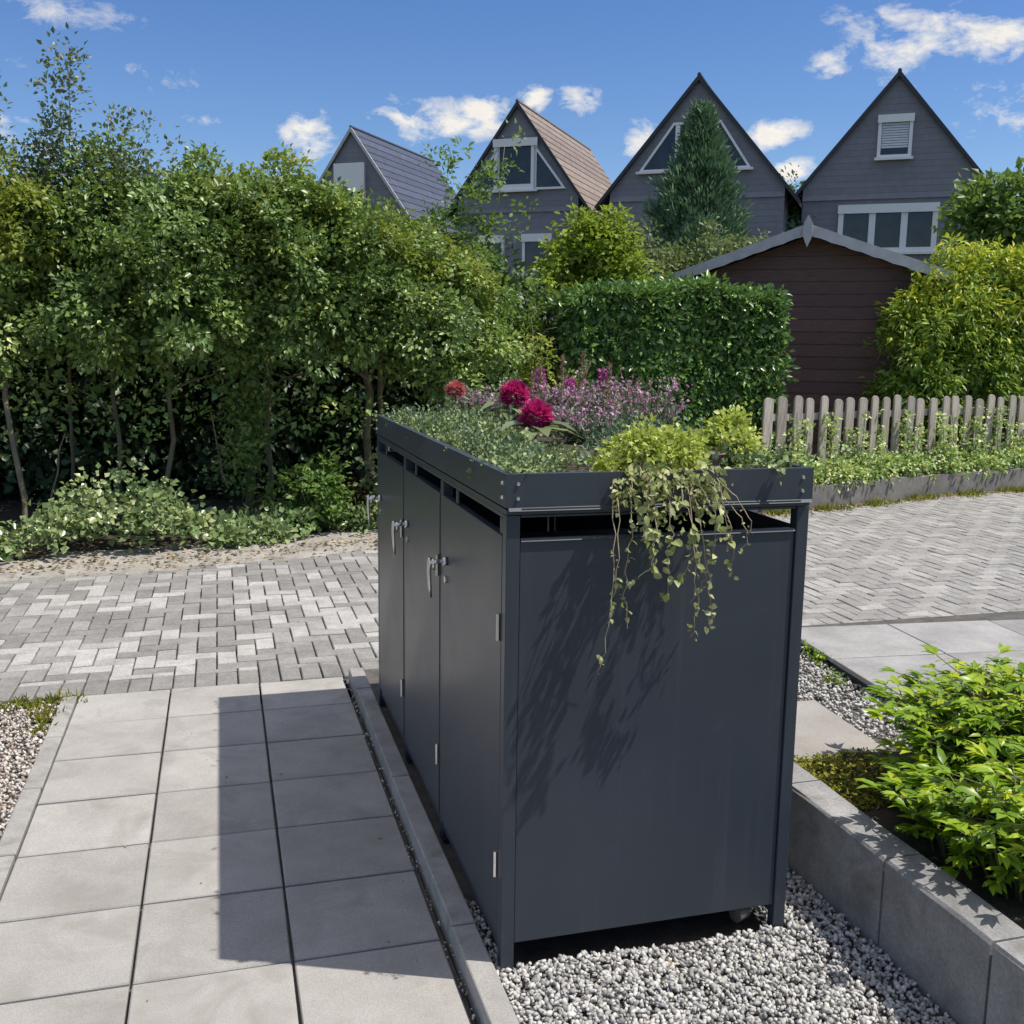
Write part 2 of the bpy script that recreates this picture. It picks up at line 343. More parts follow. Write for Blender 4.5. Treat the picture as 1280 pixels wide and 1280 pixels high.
def npmesh(name, v, loops, sizes, attr, mat, smooth=False):
    me = bpy.data.meshes.new(name)
    me.vertices.add(len(v)); me.vertices.foreach_set('co', np.ascontiguousarray(v, np.float32).ravel())
    me.loops.add(len(loops)); me.loops.foreach_set('vertex_index', np.ascontiguousarray(loops, np.int32))
    st = np.concatenate([[0], np.cumsum(sizes)[:-1]]).astype(np.int32)
    me.polygons.add(len(sizes)); me.polygons.foreach_set('loop_start', st)
    at = me.attributes.new('rnd', 'FLOAT', 'POINT'); at.data.foreach_set('value', np.ascontiguousarray(attr, np.float32))
    if smooth: me.polygons.foreach_set('use_smooth', np.ones(len(sizes), bool))
    me.materials.append(mat); me.update(calc_edges=True); return me
def unit(a): return a/(np.linalg.norm(a, axis=-1, keepdims=True)+1e-9)
def leaves(name, P, T, N, S, rnd, mat, parent=None, w=.32, fold=.25, droop=.2, fine=False):
    """every leaf a folded blade of its own: base P, axis T, face normal N, length S"""
    P = np.asarray(P); n = len(P); T = unit(np.asarray(T)); N = np.asarray(N)
    B = unit(np.cross(N, T)); N = unit(np.cross(T, B)); S = np.asarray(S).reshape(-1, 1)*np.ones((n, 1))
    W = S*w*rng.uniform(.8, 1.2, (n, 1)); F = W*fold
    if fine:
        m1, m2 = .30, .68
        pts = [P, P+T*S*m1+B*W+N*F, P+T*S*m2+B*W*.8+N*(F*.8-S*droop*.35), P+T*S-N*S*droop,
               P+T*S*m2-B*W*.8+N*(F*.8-S*droop*.35), P+T*S*m1-B*W+N*F, P+T*S*m1, P+T*S*m2-N*S*droop*.3]
        v = np.stack(pts, 1).reshape(-1, 3); base = (np.arange(n)*8)[:, None]
        fs = [(0, 6, 1), (1, 6, 7, 2), (2, 7, 3), (0, 5, 6), (5, 4, 7, 6), (4, 3, 7)]
        loops = np.concatenate([base+np.array(f) for f in fs], 1).ravel(); sizes = np.tile([len(f) for f in fs], n); k = 8
    else:
        pts = [P, P+T*S*.45+B*W+N*F, P+T*S-N*S*droop, P+T*S*.45-B*W+N*F]
        v = np.stack(pts, 1).reshape(-1, 3); base = (np.arange(n)*4)[:, None]
        loops = np.concatenate([base+np.array([0, 2, 1]), base+np.array([0, 3, 2])], 1).ravel(); sizes = np.full(2*n, 3); k = 4
    return link(name, npmesh(name, v, loops, sizes, np.repeat(np.clip(rnd, 0, 1), k), mat), parent)
def sprays(C, O, n, spread, size, flat=.3, up=.7, out=.5, jit=.45, droop=0., crnd=None):
    """leaf clusters (planar sprays) round centres C that face O"""
    C = np.asarray(C, float); m = len(C); O = unit(np.asarray(O, float))
    nr = unit(np.array([0, 0, up])+out*O+rng.normal(0, .3, (m, 3)))
    a = unit(np.cross(nr, rng.normal(0, 1, (m, 3)))); b = np.cross(nr, a)
    sp = spread*rng.uniform(.6, 1.35, m)
    i = np.repeat(np.arange(m), n); k = len(i)
    r = np.sqrt(rng.random(k))*sp[i]; t = rng.random(k)*2*np.pi
    loc = (np.cos(t)*r)[:, None]*a[i]+(np.sin(t)*r)[:, None]*b[i]+(rng.normal(0, flat, k)*sp[i])[:, None]*nr[i]
    P = C[i]+loc
    T = unit(unit(loc)*.8+O[i]*.4+rng.normal(0, .45, (k, 3))+np.array([0, 0, -droop]))
    N = nr[i]+rng.normal(0, jit, (k, 3))
    S = size*rng.uniform(.65, 1.3, k)
    cr = rng.random(m) if crnd is None else crnd
    R = np.clip(.55*cr[i]+.5*rng.random(k)-.02, 0, 1)
    return P, T, N, S, R
def ell(cs, rs, n, shell=.22, lump=.16):
    """n points on lumpy ellipsoids, mostly near the skin"""
    cs = np.asarray(cs, float); rs = np.asarray(rs, float)
    area = (rs[:, 0]*rs[:, 2]+rs[:, 1]*rs[:, 2]+rs[:, 0]*rs[:, 1]); pick = rng.choice(len(cs), n, p=area/area.sum())
    d = unit(rng.normal(0, 1, (n, 3)))
    f = 1+lump*np.sin(d[:, 0]*5+pick*1.7)*np.cos(d[:, 2]*6+pick)+lump*.7*np.sin(d[:, 1]*9+d[:, 2]*7)
    r = (1-np.abs(rng.normal(0, shell, n)))*f
    return cs[pick]+d*rs[pick]*r[:, None], unit(d/rs[pick])
def cat_(*sets): return [np.concatenate(x) for x in zip(*sets)]
def limb(mb, a, b, r0, r1, wig=.05, n=6, sides=7):
    a = np.array(a, float); b = np.array(b, float)
    pts = [a+(b-a)*t+rng.normal(0, wig, 3)*(0 < t < 1)*np.array([1, 1, .3]) for t in np.linspace(0, 1, n)]
    mb.tube(pts, list(np.linspace(r0, r1, n)), sides); return pts

# ------------------------------------------------------------------ ground and paving
def sheet(name, poly, z, mat, kind='structure', sub=0):
    mb = MB(); mb.add([(x, y, z) for x, y in poly], [tuple(range(len(poly)))]); o = mb.build(name, mat); o['kind'] = kind; return o
sheet('ground', [(-220, -120), (220, -120), (220, 260), (-220, 260)], -.13, M['ground'])

# path of concrete slabs
path = sheet('path', [(-1.306, -3.2), (-.092, -3.2), (-.092, 2.56), (-1.306, 2.56)], -.078, M['joint'])
PX_ = [-1.306, -.906, -.503, -.104]; PYs = [2.56-.3875*k for k in range(13)]
for i in range(3):
    for k in range(12):
        x0, x1, y1, y0 = PX_[i], PX_[i+1], PYs[k], PYs[k+1]
        mb = MB(); hx, hy = (x1-x0)/2-.0042, (y1-y0)/2-.0044
        mb.cham(-hx, hx, -hy, hy, -.04, 0, .0035, j=.0008)
        o = mb.build('paving_slab', M['slab'], path); o.location = ((x0+x1)/2, (y0+y1)/2, -.058+random.uniform(-.0012, .0012))
        o.rotation_euler = (random.uniform(-.003, .003), random.uniform(-.003, .003), random.uniform(-.002, .002))
def kerb_row(name, x0, x1, ys, z0, z1, mat, piece, c=.004, gap=.003):
    root = empty(name, (0, 0, 0), kind='structure')
    for a, b in zip(ys[:-1], ys[1:]):
        mb = MB(); mb.cham(-(x1-x0)/2, (x1-x0)/2, -(b-a)/2+gap, (b-a)/2-gap, z0-z1, 0, c, j=.0012)
        o = mb.build(piece, mat, root); o.location = ((x0+x1)/2, (a+b)/2, z1)
        o.rotation_euler = (random.uniform(-.002, .002), 0, random.uniform(-.003, .003))
    return root
kerb_row('kerb', -.084, -.018, [-3.8, -2.8, -1.8, -.79, .2, 1.2, 2.2, 2.50], -.12, 0, M['kerb'], 'kerb_stone')
kerb_row('path_edging', -1.375, -1.310, [-3.0, -2.0, -1.0, 0, .52, 1.03, 1.54, 2.05, 2.56], -.12, -.057, M['kerb'], 'edging_stone')

# gravel: every stone modelled, counted by nobody
def ico():
    p = (1+5**.5)/2
    v = unit(np.array([(-1, p, 0), (1, p, 0), (-1, -p, 0), (1, -p, 0), (0, -1, p), (0, 1, p), (0, -1, -p), (0, 1, -p), (p, 0, -1), (p, 0, 1), (-p, 0, -1), (-p, 0, 1)], float))
    f = [(0, 11, 5), (0, 5, 1), (0, 1, 7), (0, 7, 10), (0, 10, 11), (1, 5, 9), (5, 11, 4), (11, 10, 2), (10, 7, 6), (7, 1, 8), (3, 9, 4), (3, 4, 2), (3, 2, 6), (3, 6, 8), (3, 8, 9), (4, 9, 5), (2, 4, 11), (6, 2, 10), (8, 6, 7), (9, 8, 1)]
    return v, np.array(f)
IV, IF = ico()
def stones(name, XY, Z, size, mat, flat=.62, parent=None):
    n = len(XY)
    q = unit(rng.normal(0, 1, (n, 4))); w, x, y, z = q.T
    Rm = np.stack([1-2*(y*y+z*z), 2*(x*y-z*w), 2*(x*z+y*w), 2*(x*y+z*w), 1-2*(x*x+z*z), 2*(y*z-x*w), 2*(x*z-y*w), 2*(y*z+x*w), 1-2*(x*x+y*y)], 1).reshape(n, 3, 3)
    sc = size*rng.uniform(.55, 1.35, (n, 1))*np.stack([rng.uniform(.8, 1.35, n), rng.uniform(.65, 1.0, n), rng.uniform(.45, .8, n)], 1)*.5
    v = IV[None]*sc[:, None, :]*rng.uniform(.62, 1.2, (n, 12, 1))
    v = np.einsum('nij,nkj->nki', Rm, v); v[:, :, 2] *= flat/.62
    v[:, :, 0] += XY[:, :1]; v[:, :, 1] += XY[:, 1:2]; v[:, :, 2] += np.asarray(Z).reshape(-1, 1)
    loops = ((np.arange(n)*12)[:, None, None]+IF[None]).ravel(); sizes = np.full(n*20, 3)
    o = link(name, npmesh(name, v.reshape(-1, 3), loops, sizes, np.repeat(rng.random(n), 12), mat), parent); o['kind'] = 'stuff'; return o
def scatter(x0, x1, y0, y1, n): return np.stack([rng.uniform(x0, x1, n), rng.uniform(y0, y1, n)], 1)
sheet('gravel_bed', [(-.014, -2.2), (1.02, -2.2), (1.02, 2.6), (-.014, 2.6)], -.045, M['joint'])
xy = np.concatenate([scatter(-.012, 1.0, -1.1, .35, 16500), scatter(.78, 1.01, .3, 2.5, 1900), scatter(0.03, .8, -.3, 0, 600)]); xy = xy[~((xy[:, 0] > .02) & (xy[:, 0] < .785) & (xy[:, 1] > .012) & (xy[:, 1] < 2.1))]
stones('gravel', xy, -.034+.014*rng.random(len(xy))+.006*np.sin(xy[:, 0]*9)*np.cos(xy[:, 1]*7), .0165, M['gravel'])
sheet('under_store_shade', [(.03, .02), (.78, .02), (.78, 2.07), (.03, 2.07)], -.041, M['soil'])  # dark sheet painting in the shade of the gap under the store
sheet('pebble_bed', [(-3.4, -3), (-1.377, -3), (-1.377, 2.56), (-3.4, 2.62)], -.085, M['joint'])
xy = np.concatenate([scatter(-2.05, -1.372, .5, 2.55, 8500), scatter(-3.3, -2.05, .6, 2.55, 2500)])
stones('pebbles', xy, -.076+.012*rng.random(len(xy)), .017, M['pebble'])

# road of herringbone bricks
ROAD = [(-14, 4.6), (-4, 5.0), (-2.1, 5.17), (-.9, 5.30), (.5, 5.72), (2.6, 6.25), (5.1, 6.76), (6.83, 7.32), (8.59, 7.73), (12, 8.4), (30, 11)]
def yfar(x): return np.interp(x, [p[0] for p in ROAD], [p[1] for p in ROAD])
YN = 2.565                                                          # near edge: a course of soldiers, then herringbone
road = sheet('road', [(-14, 2.3), (30, 2.3)]+ROAD[::-1], -.078, M['joint'])
bricks = []
for i in range(-45, 105):
    for j in range(-4, 62):
        s = (i-j) % 4; x, y = i*.1, 2.72+j*.1
        if s == 0: q = [x, x+.2, y, y+.1]
        elif s == 2: q = [x, x+.1, y-.1, y+.1]
        else: continue
        q[2] = max(q[2], YN+.2)
        if q[3]-q[2] < .03 or (q[2]+q[3])/2 > yfar((q[0]+q[1])/2): continue
        bricks.append((*q, 0))
for i in range(-45, 90): bricks.append((i*.1, i*.1+.1, YN, YN+.2, 1))
def patch(x, y):
    return .5+.5*math.sin(x*2.1+1.3)*math.cos(y*3.1+.4)+.35*math.sin(x*5.3+y*2.2)
def brick_shade(x, y, so):
    if so: return random.uniform(.0, .4)
    if x > 1.7: return random.uniform(.3, .72)
    edge = min(1, (yfar(x)-y)/.75)
    p = .10+.55*max(0, patch(x, y))*max(0, edge) + (.22 if x > 1.5 else 0)
    return random.uniform(.62, 1) if random.random() < p else random.uniform(.05, .6)
def cdist(b):
    x, y = (b[0]+b[1])/2, (b[2]+b[3])/2
    d = np.array([x, y, 0])-CAM; z = d@FW
    if z < 0 or abs((d@np.array([math.cos(YAW), -math.sin(YAW), 0]))/z) > .52 or (-.1+(y-2.1)*.22 < x < 2.0 and x > 0 and y < 5.5): return 99
    return z
bricks.sort(key=cdist)
variants = {}
for k, (x0, x1, y0, y1, so) in enumerate(bricks[:300]):
    a = round(brick_shade((x0+x1)/2, (y0+y1)/2, so)*19)/19; hx, hy = round((x1-x0)/2-.0036, 4), round((y1-y0)/2-.0036, 4)
    if (a, hx, hy) not in variants:
        mb = MB(); mb.cham(-hx, hx, -hy, hy, -.05, 0, .004, a=a, j=.001); variants[(a, hx, hy)] = mb.mesh('brick', M['brick'])
    o = link('brick', variants[(a, hx, hy)], road); o.location = ((x0+x1)/2, (y0+y1)/2, -.06+random.uniform(-.003, .003))
    o.rotation_euler = (random.uniform(-.012, .012), random.uniform(-.012, .012), random.uniform(-.012, .012))
mb = MB()
for x0, x1, y0, y1, so in bricks[300:]:
    z = -.06+random.uniform(-.003, .003)
    mb.cham(x0+.0036, x1-.0036, y0+.0036, y1-.0036, z-.03, z, .004, a=brick_shade((x0+x1)/2, (y0+y1)/2, so), j=.0015)
o = mb.build('bricks', M['brick'], road); o['kind'] = 'stuff'

# strip of dry earth between road and hedge, then the hedge bank and the raised garden
def strip(name, xs, y0s, y1s, z0, z1, mat, ny=6, rough=.02):
    mb = MB(); vs = []
    for x, a, b in zip(xs, y0s, y1s):
        for k in range(ny): t = k/(ny-1); vs.append((x, a+(b-a)*t, z0+(z1-z0)*t+random.uniform(-rough, rough)*(0 < k)))
    fs = [(i*ny+k, (i+1)*ny+k, (i+1)*ny+k+1, i*ny+k+1) for i in range(len(xs)-1) for k in range(ny-1)]
    mb.add(vs, fs); o = mb.build(name, mat, smooth=True); o['kind'] = 'structure'; return o
xs = np.linspace(-14, 4.4, 93)
strip('earth_strip', xs, yfar(xs)-.12, yfar(xs)+.62, -.066, -.02, M['earth'], 8, .012)
strip('hedge_bank', xs, yfar(xs)+.52, yfar(xs)+5.6, -.03, .12, M['soil'], 12, .02)
WALL = [(2.3, 6.35), (3.6, 6.5), (5.16, 6.85), (6.83, 7.38), (8.59, 7.79), (12, 8.45)]
wx = [p[0] for p in WALL]; wy = [p[1] for p in WALL]
def wally(x): return np.interp(x, wx, wy)
xs = np.linspace(2.3, 14, 40)
strip('garden_ground', xs, wally(xs)+.1, wally(xs)+24, .15, .2, M['soil'], 8, .02)
mb = MB(); ws = np.linspace(2.3, 12, 40)
for a, b in zip(ws[:-1], ws[1:]):
    ya, yb = wally(a), wally(b); ta, tb = .17+.012*math.sin(a*9), .17+.012*math.sin(b*9)
    mb.add([(a, ya, -.1), (b, yb, -.1), (b, yb, tb), (a, ya, ta), (a, ya+.12, ta+.005), (b, yb+.12, tb+.005), (b, yb+.12, .0), (a, ya+.12, .0)],
           [(0, 1, 2, 3), (3, 2, 5, 4), (4, 5, 6, 7)])
tag(mb.build('retaining_wall', M['wall']), 'low grey concrete retaining wall along the far side of the brick road under the leafy shrubs', 'wall')

# ------------------------------------------------------------------ the bin store
BW, BL = .81, 2.083
bs = empty('bin_store', (0, 0, 0), label='dark grey metal bin store with three doors and a planted roof, standing on grey gravel', cat='bin store')
pm = M['paint']
def box(name, x0, x1, y0, y1, z0, z1, parent=bs, bevel=.0018, mat=None):
    c = ((x0+x1)/2, (y0+y1)/2, (z0+z1)/2); mb = MB(); mb.box(x0-c[0], x1-c[0], y0-c[1], y1-c[1], z0-c[2], z1-c[2])
    o = mb.build(name, mat or pm, parent, bevel); o.location = c; return o
for x0, x1 in ((0, .034), (BW-.034, BW)):
    for y0, y1 in ((0, .034), (BL-.034, BL)): box('corner_post', x0, x1, y0, y1, -.045, 1.152)
# near end: panel, set a little back between the posts, with a folded top edge
def end_panel(y, sgn):
    p = box('end_panel', .036, BW-.036, y, y+.004, .046, 1.088)
    box('panel_fold', .036, BW-.036, min(y, y+sgn*.014)-.001, max(y, y+sgn*.014)+.005, 1.089, 1.095, p).location -= p.location
end_panel(.006, 1); end_panel(BL-.010, -1)
def hem(x0, x1, y, z, parent):
    mb = MB(); mb.prism([(y-.0001, z-.0075), (y+.005, z), (y+.011, z), (y+.011, z-.0075)], 'x', x0, x1); o = mb.build('hem', pm, parent); o.location = -parent.location; return o
ep = [o for o in bs.children if o.name.startswith('end_panel')]
hem(.037, BW-.037, 0, 1.0958, ep[0])
b = box('back_panel', BW-.010, BW-.006, .036, BL-.036, .046, 1.095)
box('top_rail', .004, .034, .036, BL-.036, 1.140, 1.152)
box('top_rail', .036, BW-.036, .004, .030, 1.146, 1.152)
box('top_rail', .036, BW-.036, BL-.030, BL-.004, 1.146, 1.152)
box('bottom_rail', .006, .034, .036, BL-.036, .012, .040)
box('bottom_rail', BW-.034, BW-.006, .036, BL-.036, .012, .040)
for y in (.752, 1.416): box('middle_post', .003, .034, y-.020, y+.020, -.03, 1.139)
dy = [(.040, .728), (.776, 1.392), (1.440, 2.045)]
for a, b in dy:
    d = box('door', .0005, .022, a, b, .044, 1.098, bevel=.002)
    def rel(o): o.location -= d.location; return o
    # lever handle on a rose, at the far edge of the door
    hy = b-.062; mb = MB()
    mb.tube([(0, 0, 0), (-.012, 0, 0)], .0135, 14); mb.tube([(-.012, 0, 0), (-.052, 0, 0)], .007, 10)
    mb.tube([(-.040, 0, -.024), (-.040, 0, .008)], .006, 10)
    mb.tube([(-.050, 0, .010), (-.052, .004, .004), (-.053, .006, -.03), (-.050, .009, -.075), (-.046, .012, -.112)], [.0068, .0074, .0066, .0056, .0036], 10)
    h = mb.build('handle', M['steel'], d, smooth=True); h.location = (0, hy, .905); rel(h)
    mb = MB(); mb.tube([(0, 0, 0), (-.006, 0, 0)], .011, 12); l = mb.build('lock', M['steel'], d); l.location = (0, hy+.003, .848); rel(l)
    for z in (.245, .868):
        mb = MB(); mb.tube([(-.004, 0, -.034), (-.004, 0, .034)], .005, 10); h = mb.build('hinge', M['steel'], d); h.location = (0, a+.010, z); rel(h)
for y in (.548, 1.20, 1.86): box('slot_divider', .004, .010, y-.013, y+.013, 1.099, 1.139)
box('slot_divider', .004, .012, .036, .075, 1.099, 1.139)
# planter tray on top: four sides with a return lip, a floor and screws
zt = 1.252
for nm, x0, x1, y0, y1 in (('planter_side', -.004, BW+.004, -.004, -.001), ('planter_side', -.004, BW+.004, BL+.001, BL+.004),
                           ('planter_side', -.004, -.001, 0, BL), ('planter_side', BW+.001, BW+.004, 0, BL)):
    s = box(nm, x0, x1, y0, y1, 1.172, zt, bevel=0)
    if y1 < .1: lip = box('lip', 0, BW, -.001, .016, zt-.003, zt, s, 0); f = box('fold', .034, BW-.034, -.014, -.001, 1.1665, 1.1712, s, 0); hem(.002, BW-.002, -.0152, 1.1722, s)
    elif y0 > 1: lip = box('lip', 0, BW, BL-.016, BL+.001, zt-.003, zt, s, 0); f = None
    else:
        lip = box('lip', x0+.003 if x0 < .1 else x0-.017, x1+.017 if x0 < .1 else x1-.003, .017, BL-.017, zt-.003, zt, s, 0); f = None
    lip.location -= s.location
    if f: f.location -= s.location
box('planter_floor', 0, BW, 0, BL, 1.154, 1.166, bevel=0)
for x in (.026, BW-.026):
    for z in (1.193, 1.228):
        mb = MB(); mb.tube([(0, 0, 0), (0, -.004, 0)], [.0055, .004], 10); o = mb.build('screw', M['steel'], bs); o.location = (x, -.004, z)
for y in (.026, BL-.026):
    for z in (1.193, 1.228):
        mb = MB(); mb.tube([(0, 0, 0), (-.004, 0, 0)], [.0055, .004], 10); o = mb.build('screw', M['steel'], bs); o.location = (-.004, y, z)
mb = MB()
nx, ny = 14, 32; vs = []
for j in range(ny):
    for i in range(nx): vs.append((.002+(BW-.004)*i/(nx-1), .002+(BL-.004)*j/(ny-1), 1.222+random.uniform(-.008, .012)))
mb.add(vs, [(j*nx+i, j*nx+i+1, (j+1)*nx+i+1, (j+1)*nx+i) for j in range(ny-1) for i in range(nx-1)])
mb.build('soil', M['soil'], smooth=True)['kind'] = 'stuff'
# a wheelie bin stands inside
wb = empty('wheelie_bin', (.40, .42, -.015), label='wheelie bin inside the metal store, only its foot seen under the end panel', cat='bin')
mb = MB(); mb.add([(-.2, -.24, .05), (.2, -.24, .05), (.2, .24, .05), (-.2, .24, .05), (-.25, -.29, .95), (.25, -.29, .95), (.25, .29, .95), (-.25, .29, .95)],
                  [(3, 2, 1, 0), (0, 1, 5, 4), (1, 2, 6, 5), (2, 3, 7, 6), (3, 0, 4, 7), (4, 5, 6, 7)]); mb.build('bin_body', M['black'], wb, .01)
mb = MB(); mb.box(-.27, .27, -.31, .31, .955, .99); mb.build('lid', M['black'], wb, .012)
for y in (-.20, .20):
    mb = MB(); mb.tube([(.22, y-.025, .1), (.22, y+.025, .1)], .1, 18); mb.build('wheel', M['black'], wb, .006)
mb = MB(); mb.tube([(-.02, 0, 0), (.02, 0, 0)], .022, 12); mb.box(-.008, .008, -.012, .012, .015, .06)
o = mb.build('foot', M['steel'], bs); o.location = (.700, .05, .008)
o.rotation_euler = (0, 0, .4)

# ------------------------------------------------------------------ right side: edging, bed, terrace
ed = empty('bed_edging', (0, 0, 0), label='dark grey concrete edging holding up the leafy bed beside the gravel', cat='edging')
ys = [-1.6, -.56, -.16, .36, .86]
for a, b in ((-1.55, -.548), (-.545, -.152), (-.149, .33), (.333, .80)):
    mb = MB(); n = 5; c = .006; vs = []
    for k in range(n):
        y = a+.0025+(b-a-.005)*k/(n-1); q = lambda s=.0022: random.uniform(-s, s)
        vs += [(1.003, y, -.1), (1.003+q(.001), y, .222+q()), (1.010+q(), y, .230+q(.001)), (1.112+q(), y, .231+q(.001)), (1.118, y, .222), (1.118, y, -.1)]
    fs = [(k*6+i, (k+1)*6+i, (k+1)*6+i+1, k*6+i+1)[::-1] for k in range(n-1) for i in range(5)]+[(0, 1, 2, 3, 4, 5), tuple(range((n-1)*6, n*6))[::-1]]
    mb.add(vs, fs); mb.build('edging_block', M['edging'], ed)
def patch_sheet(name, x0, x1, y0, y1, z, mat, n=14, rough=.01, slope=0):
    mb = MB(); vs = [(x0+(x1-x0)*i/n, y0+(y1-y0)*j/n, z+slope*j/n+random.uniform(-rough, rough)) for j in range(n+1) for i in range(n+1)]
    mb.add(vs, [(j*(n+1)+i, j*(n+1)+i+1, (j+1)*(n+1)+i+1, (j+1)*(n+1)+i) for j in range(n) for i in range(n)])
    o = mb.build(name, mat, smooth=True); o['kind'] = 'structure'; return o
patch_sheet('bed_soil', 1.118, 4.2, -1.6, .60, .175, M['soil'], 24, .014)
# slab path end beside the bed
sp = sheet('stepping_path', [(.83, .62), (1.66, .62), (1.66, 1.30), (.83, 1.30)], .055, M['joint'])
for (x0, x1, y0, y1) in ((.84, 1.22, .58, 1.16), (1.225, 1.62, .58, 1.20)):
    mb = MB(); mb.cham(-(x1-x0)/2, (x1-x0)/2, -(y1-y0)/2, (y1-y0)/2, -.075, 0, .005, j=.001)
    o = mb.build('paving_slab', M['warmslab'], sp); o.location = ((x0+x1)/2, (y0+y1)/2, .15); o.rotation_euler = (.004, -.006, -.06)
gx = sheet('gravel_strip', [(1.02, .8), (4.3, .8), (4.3, 2.62), (1.02, 2.62)], .02, M['joint'])
xy = np.concatenate([scatter(1.0, 2.2, .9, 2.6, 7000)])
stones('grey_chippings', xy, .03+.014*rng.random(len(xy)), .0185, M['gravel'])
xy = scatter(2.0, 3.6, .92, 1.5, 2600); stones('grey_chippings', xy, .03+.014*rng.random(len(xy)), .022, M['gravel'])
tr = empty('terrace', (0, 0, 0), kind='structure')
mb = MB(); mb.prism([(2.10, 1.30), (4.50, 1.06), (4.62, 2.28), (2.22, 2.40)], 'z', .0, .064); mb.build('tile_bed', M['trim'], tr)  # bed coloured near-black to carry the terrace's shadow side
for i in range(4):
    for j in range(2):
        mb = MB(); mb.cham(-.297, .297, -.267, .267, -.022, 0, .003, j=.0008); o = mb.build('terrace_tile', M['tile'], tr)
        u, w = .305+.602*i, .275+.545*j
        c, s = math.cos(-.10), math.sin(-.10); o.location = (2.115+u*c-w*s*-1*-1, 1.30+u*s+w*c, .090+random.uniform(-.001, .001)); o.location.x = 2.085+u*c-w*s
        o.rotation_euler = (random.uniform(-.003, .003), random.uniform(-.003, .003), -.10)

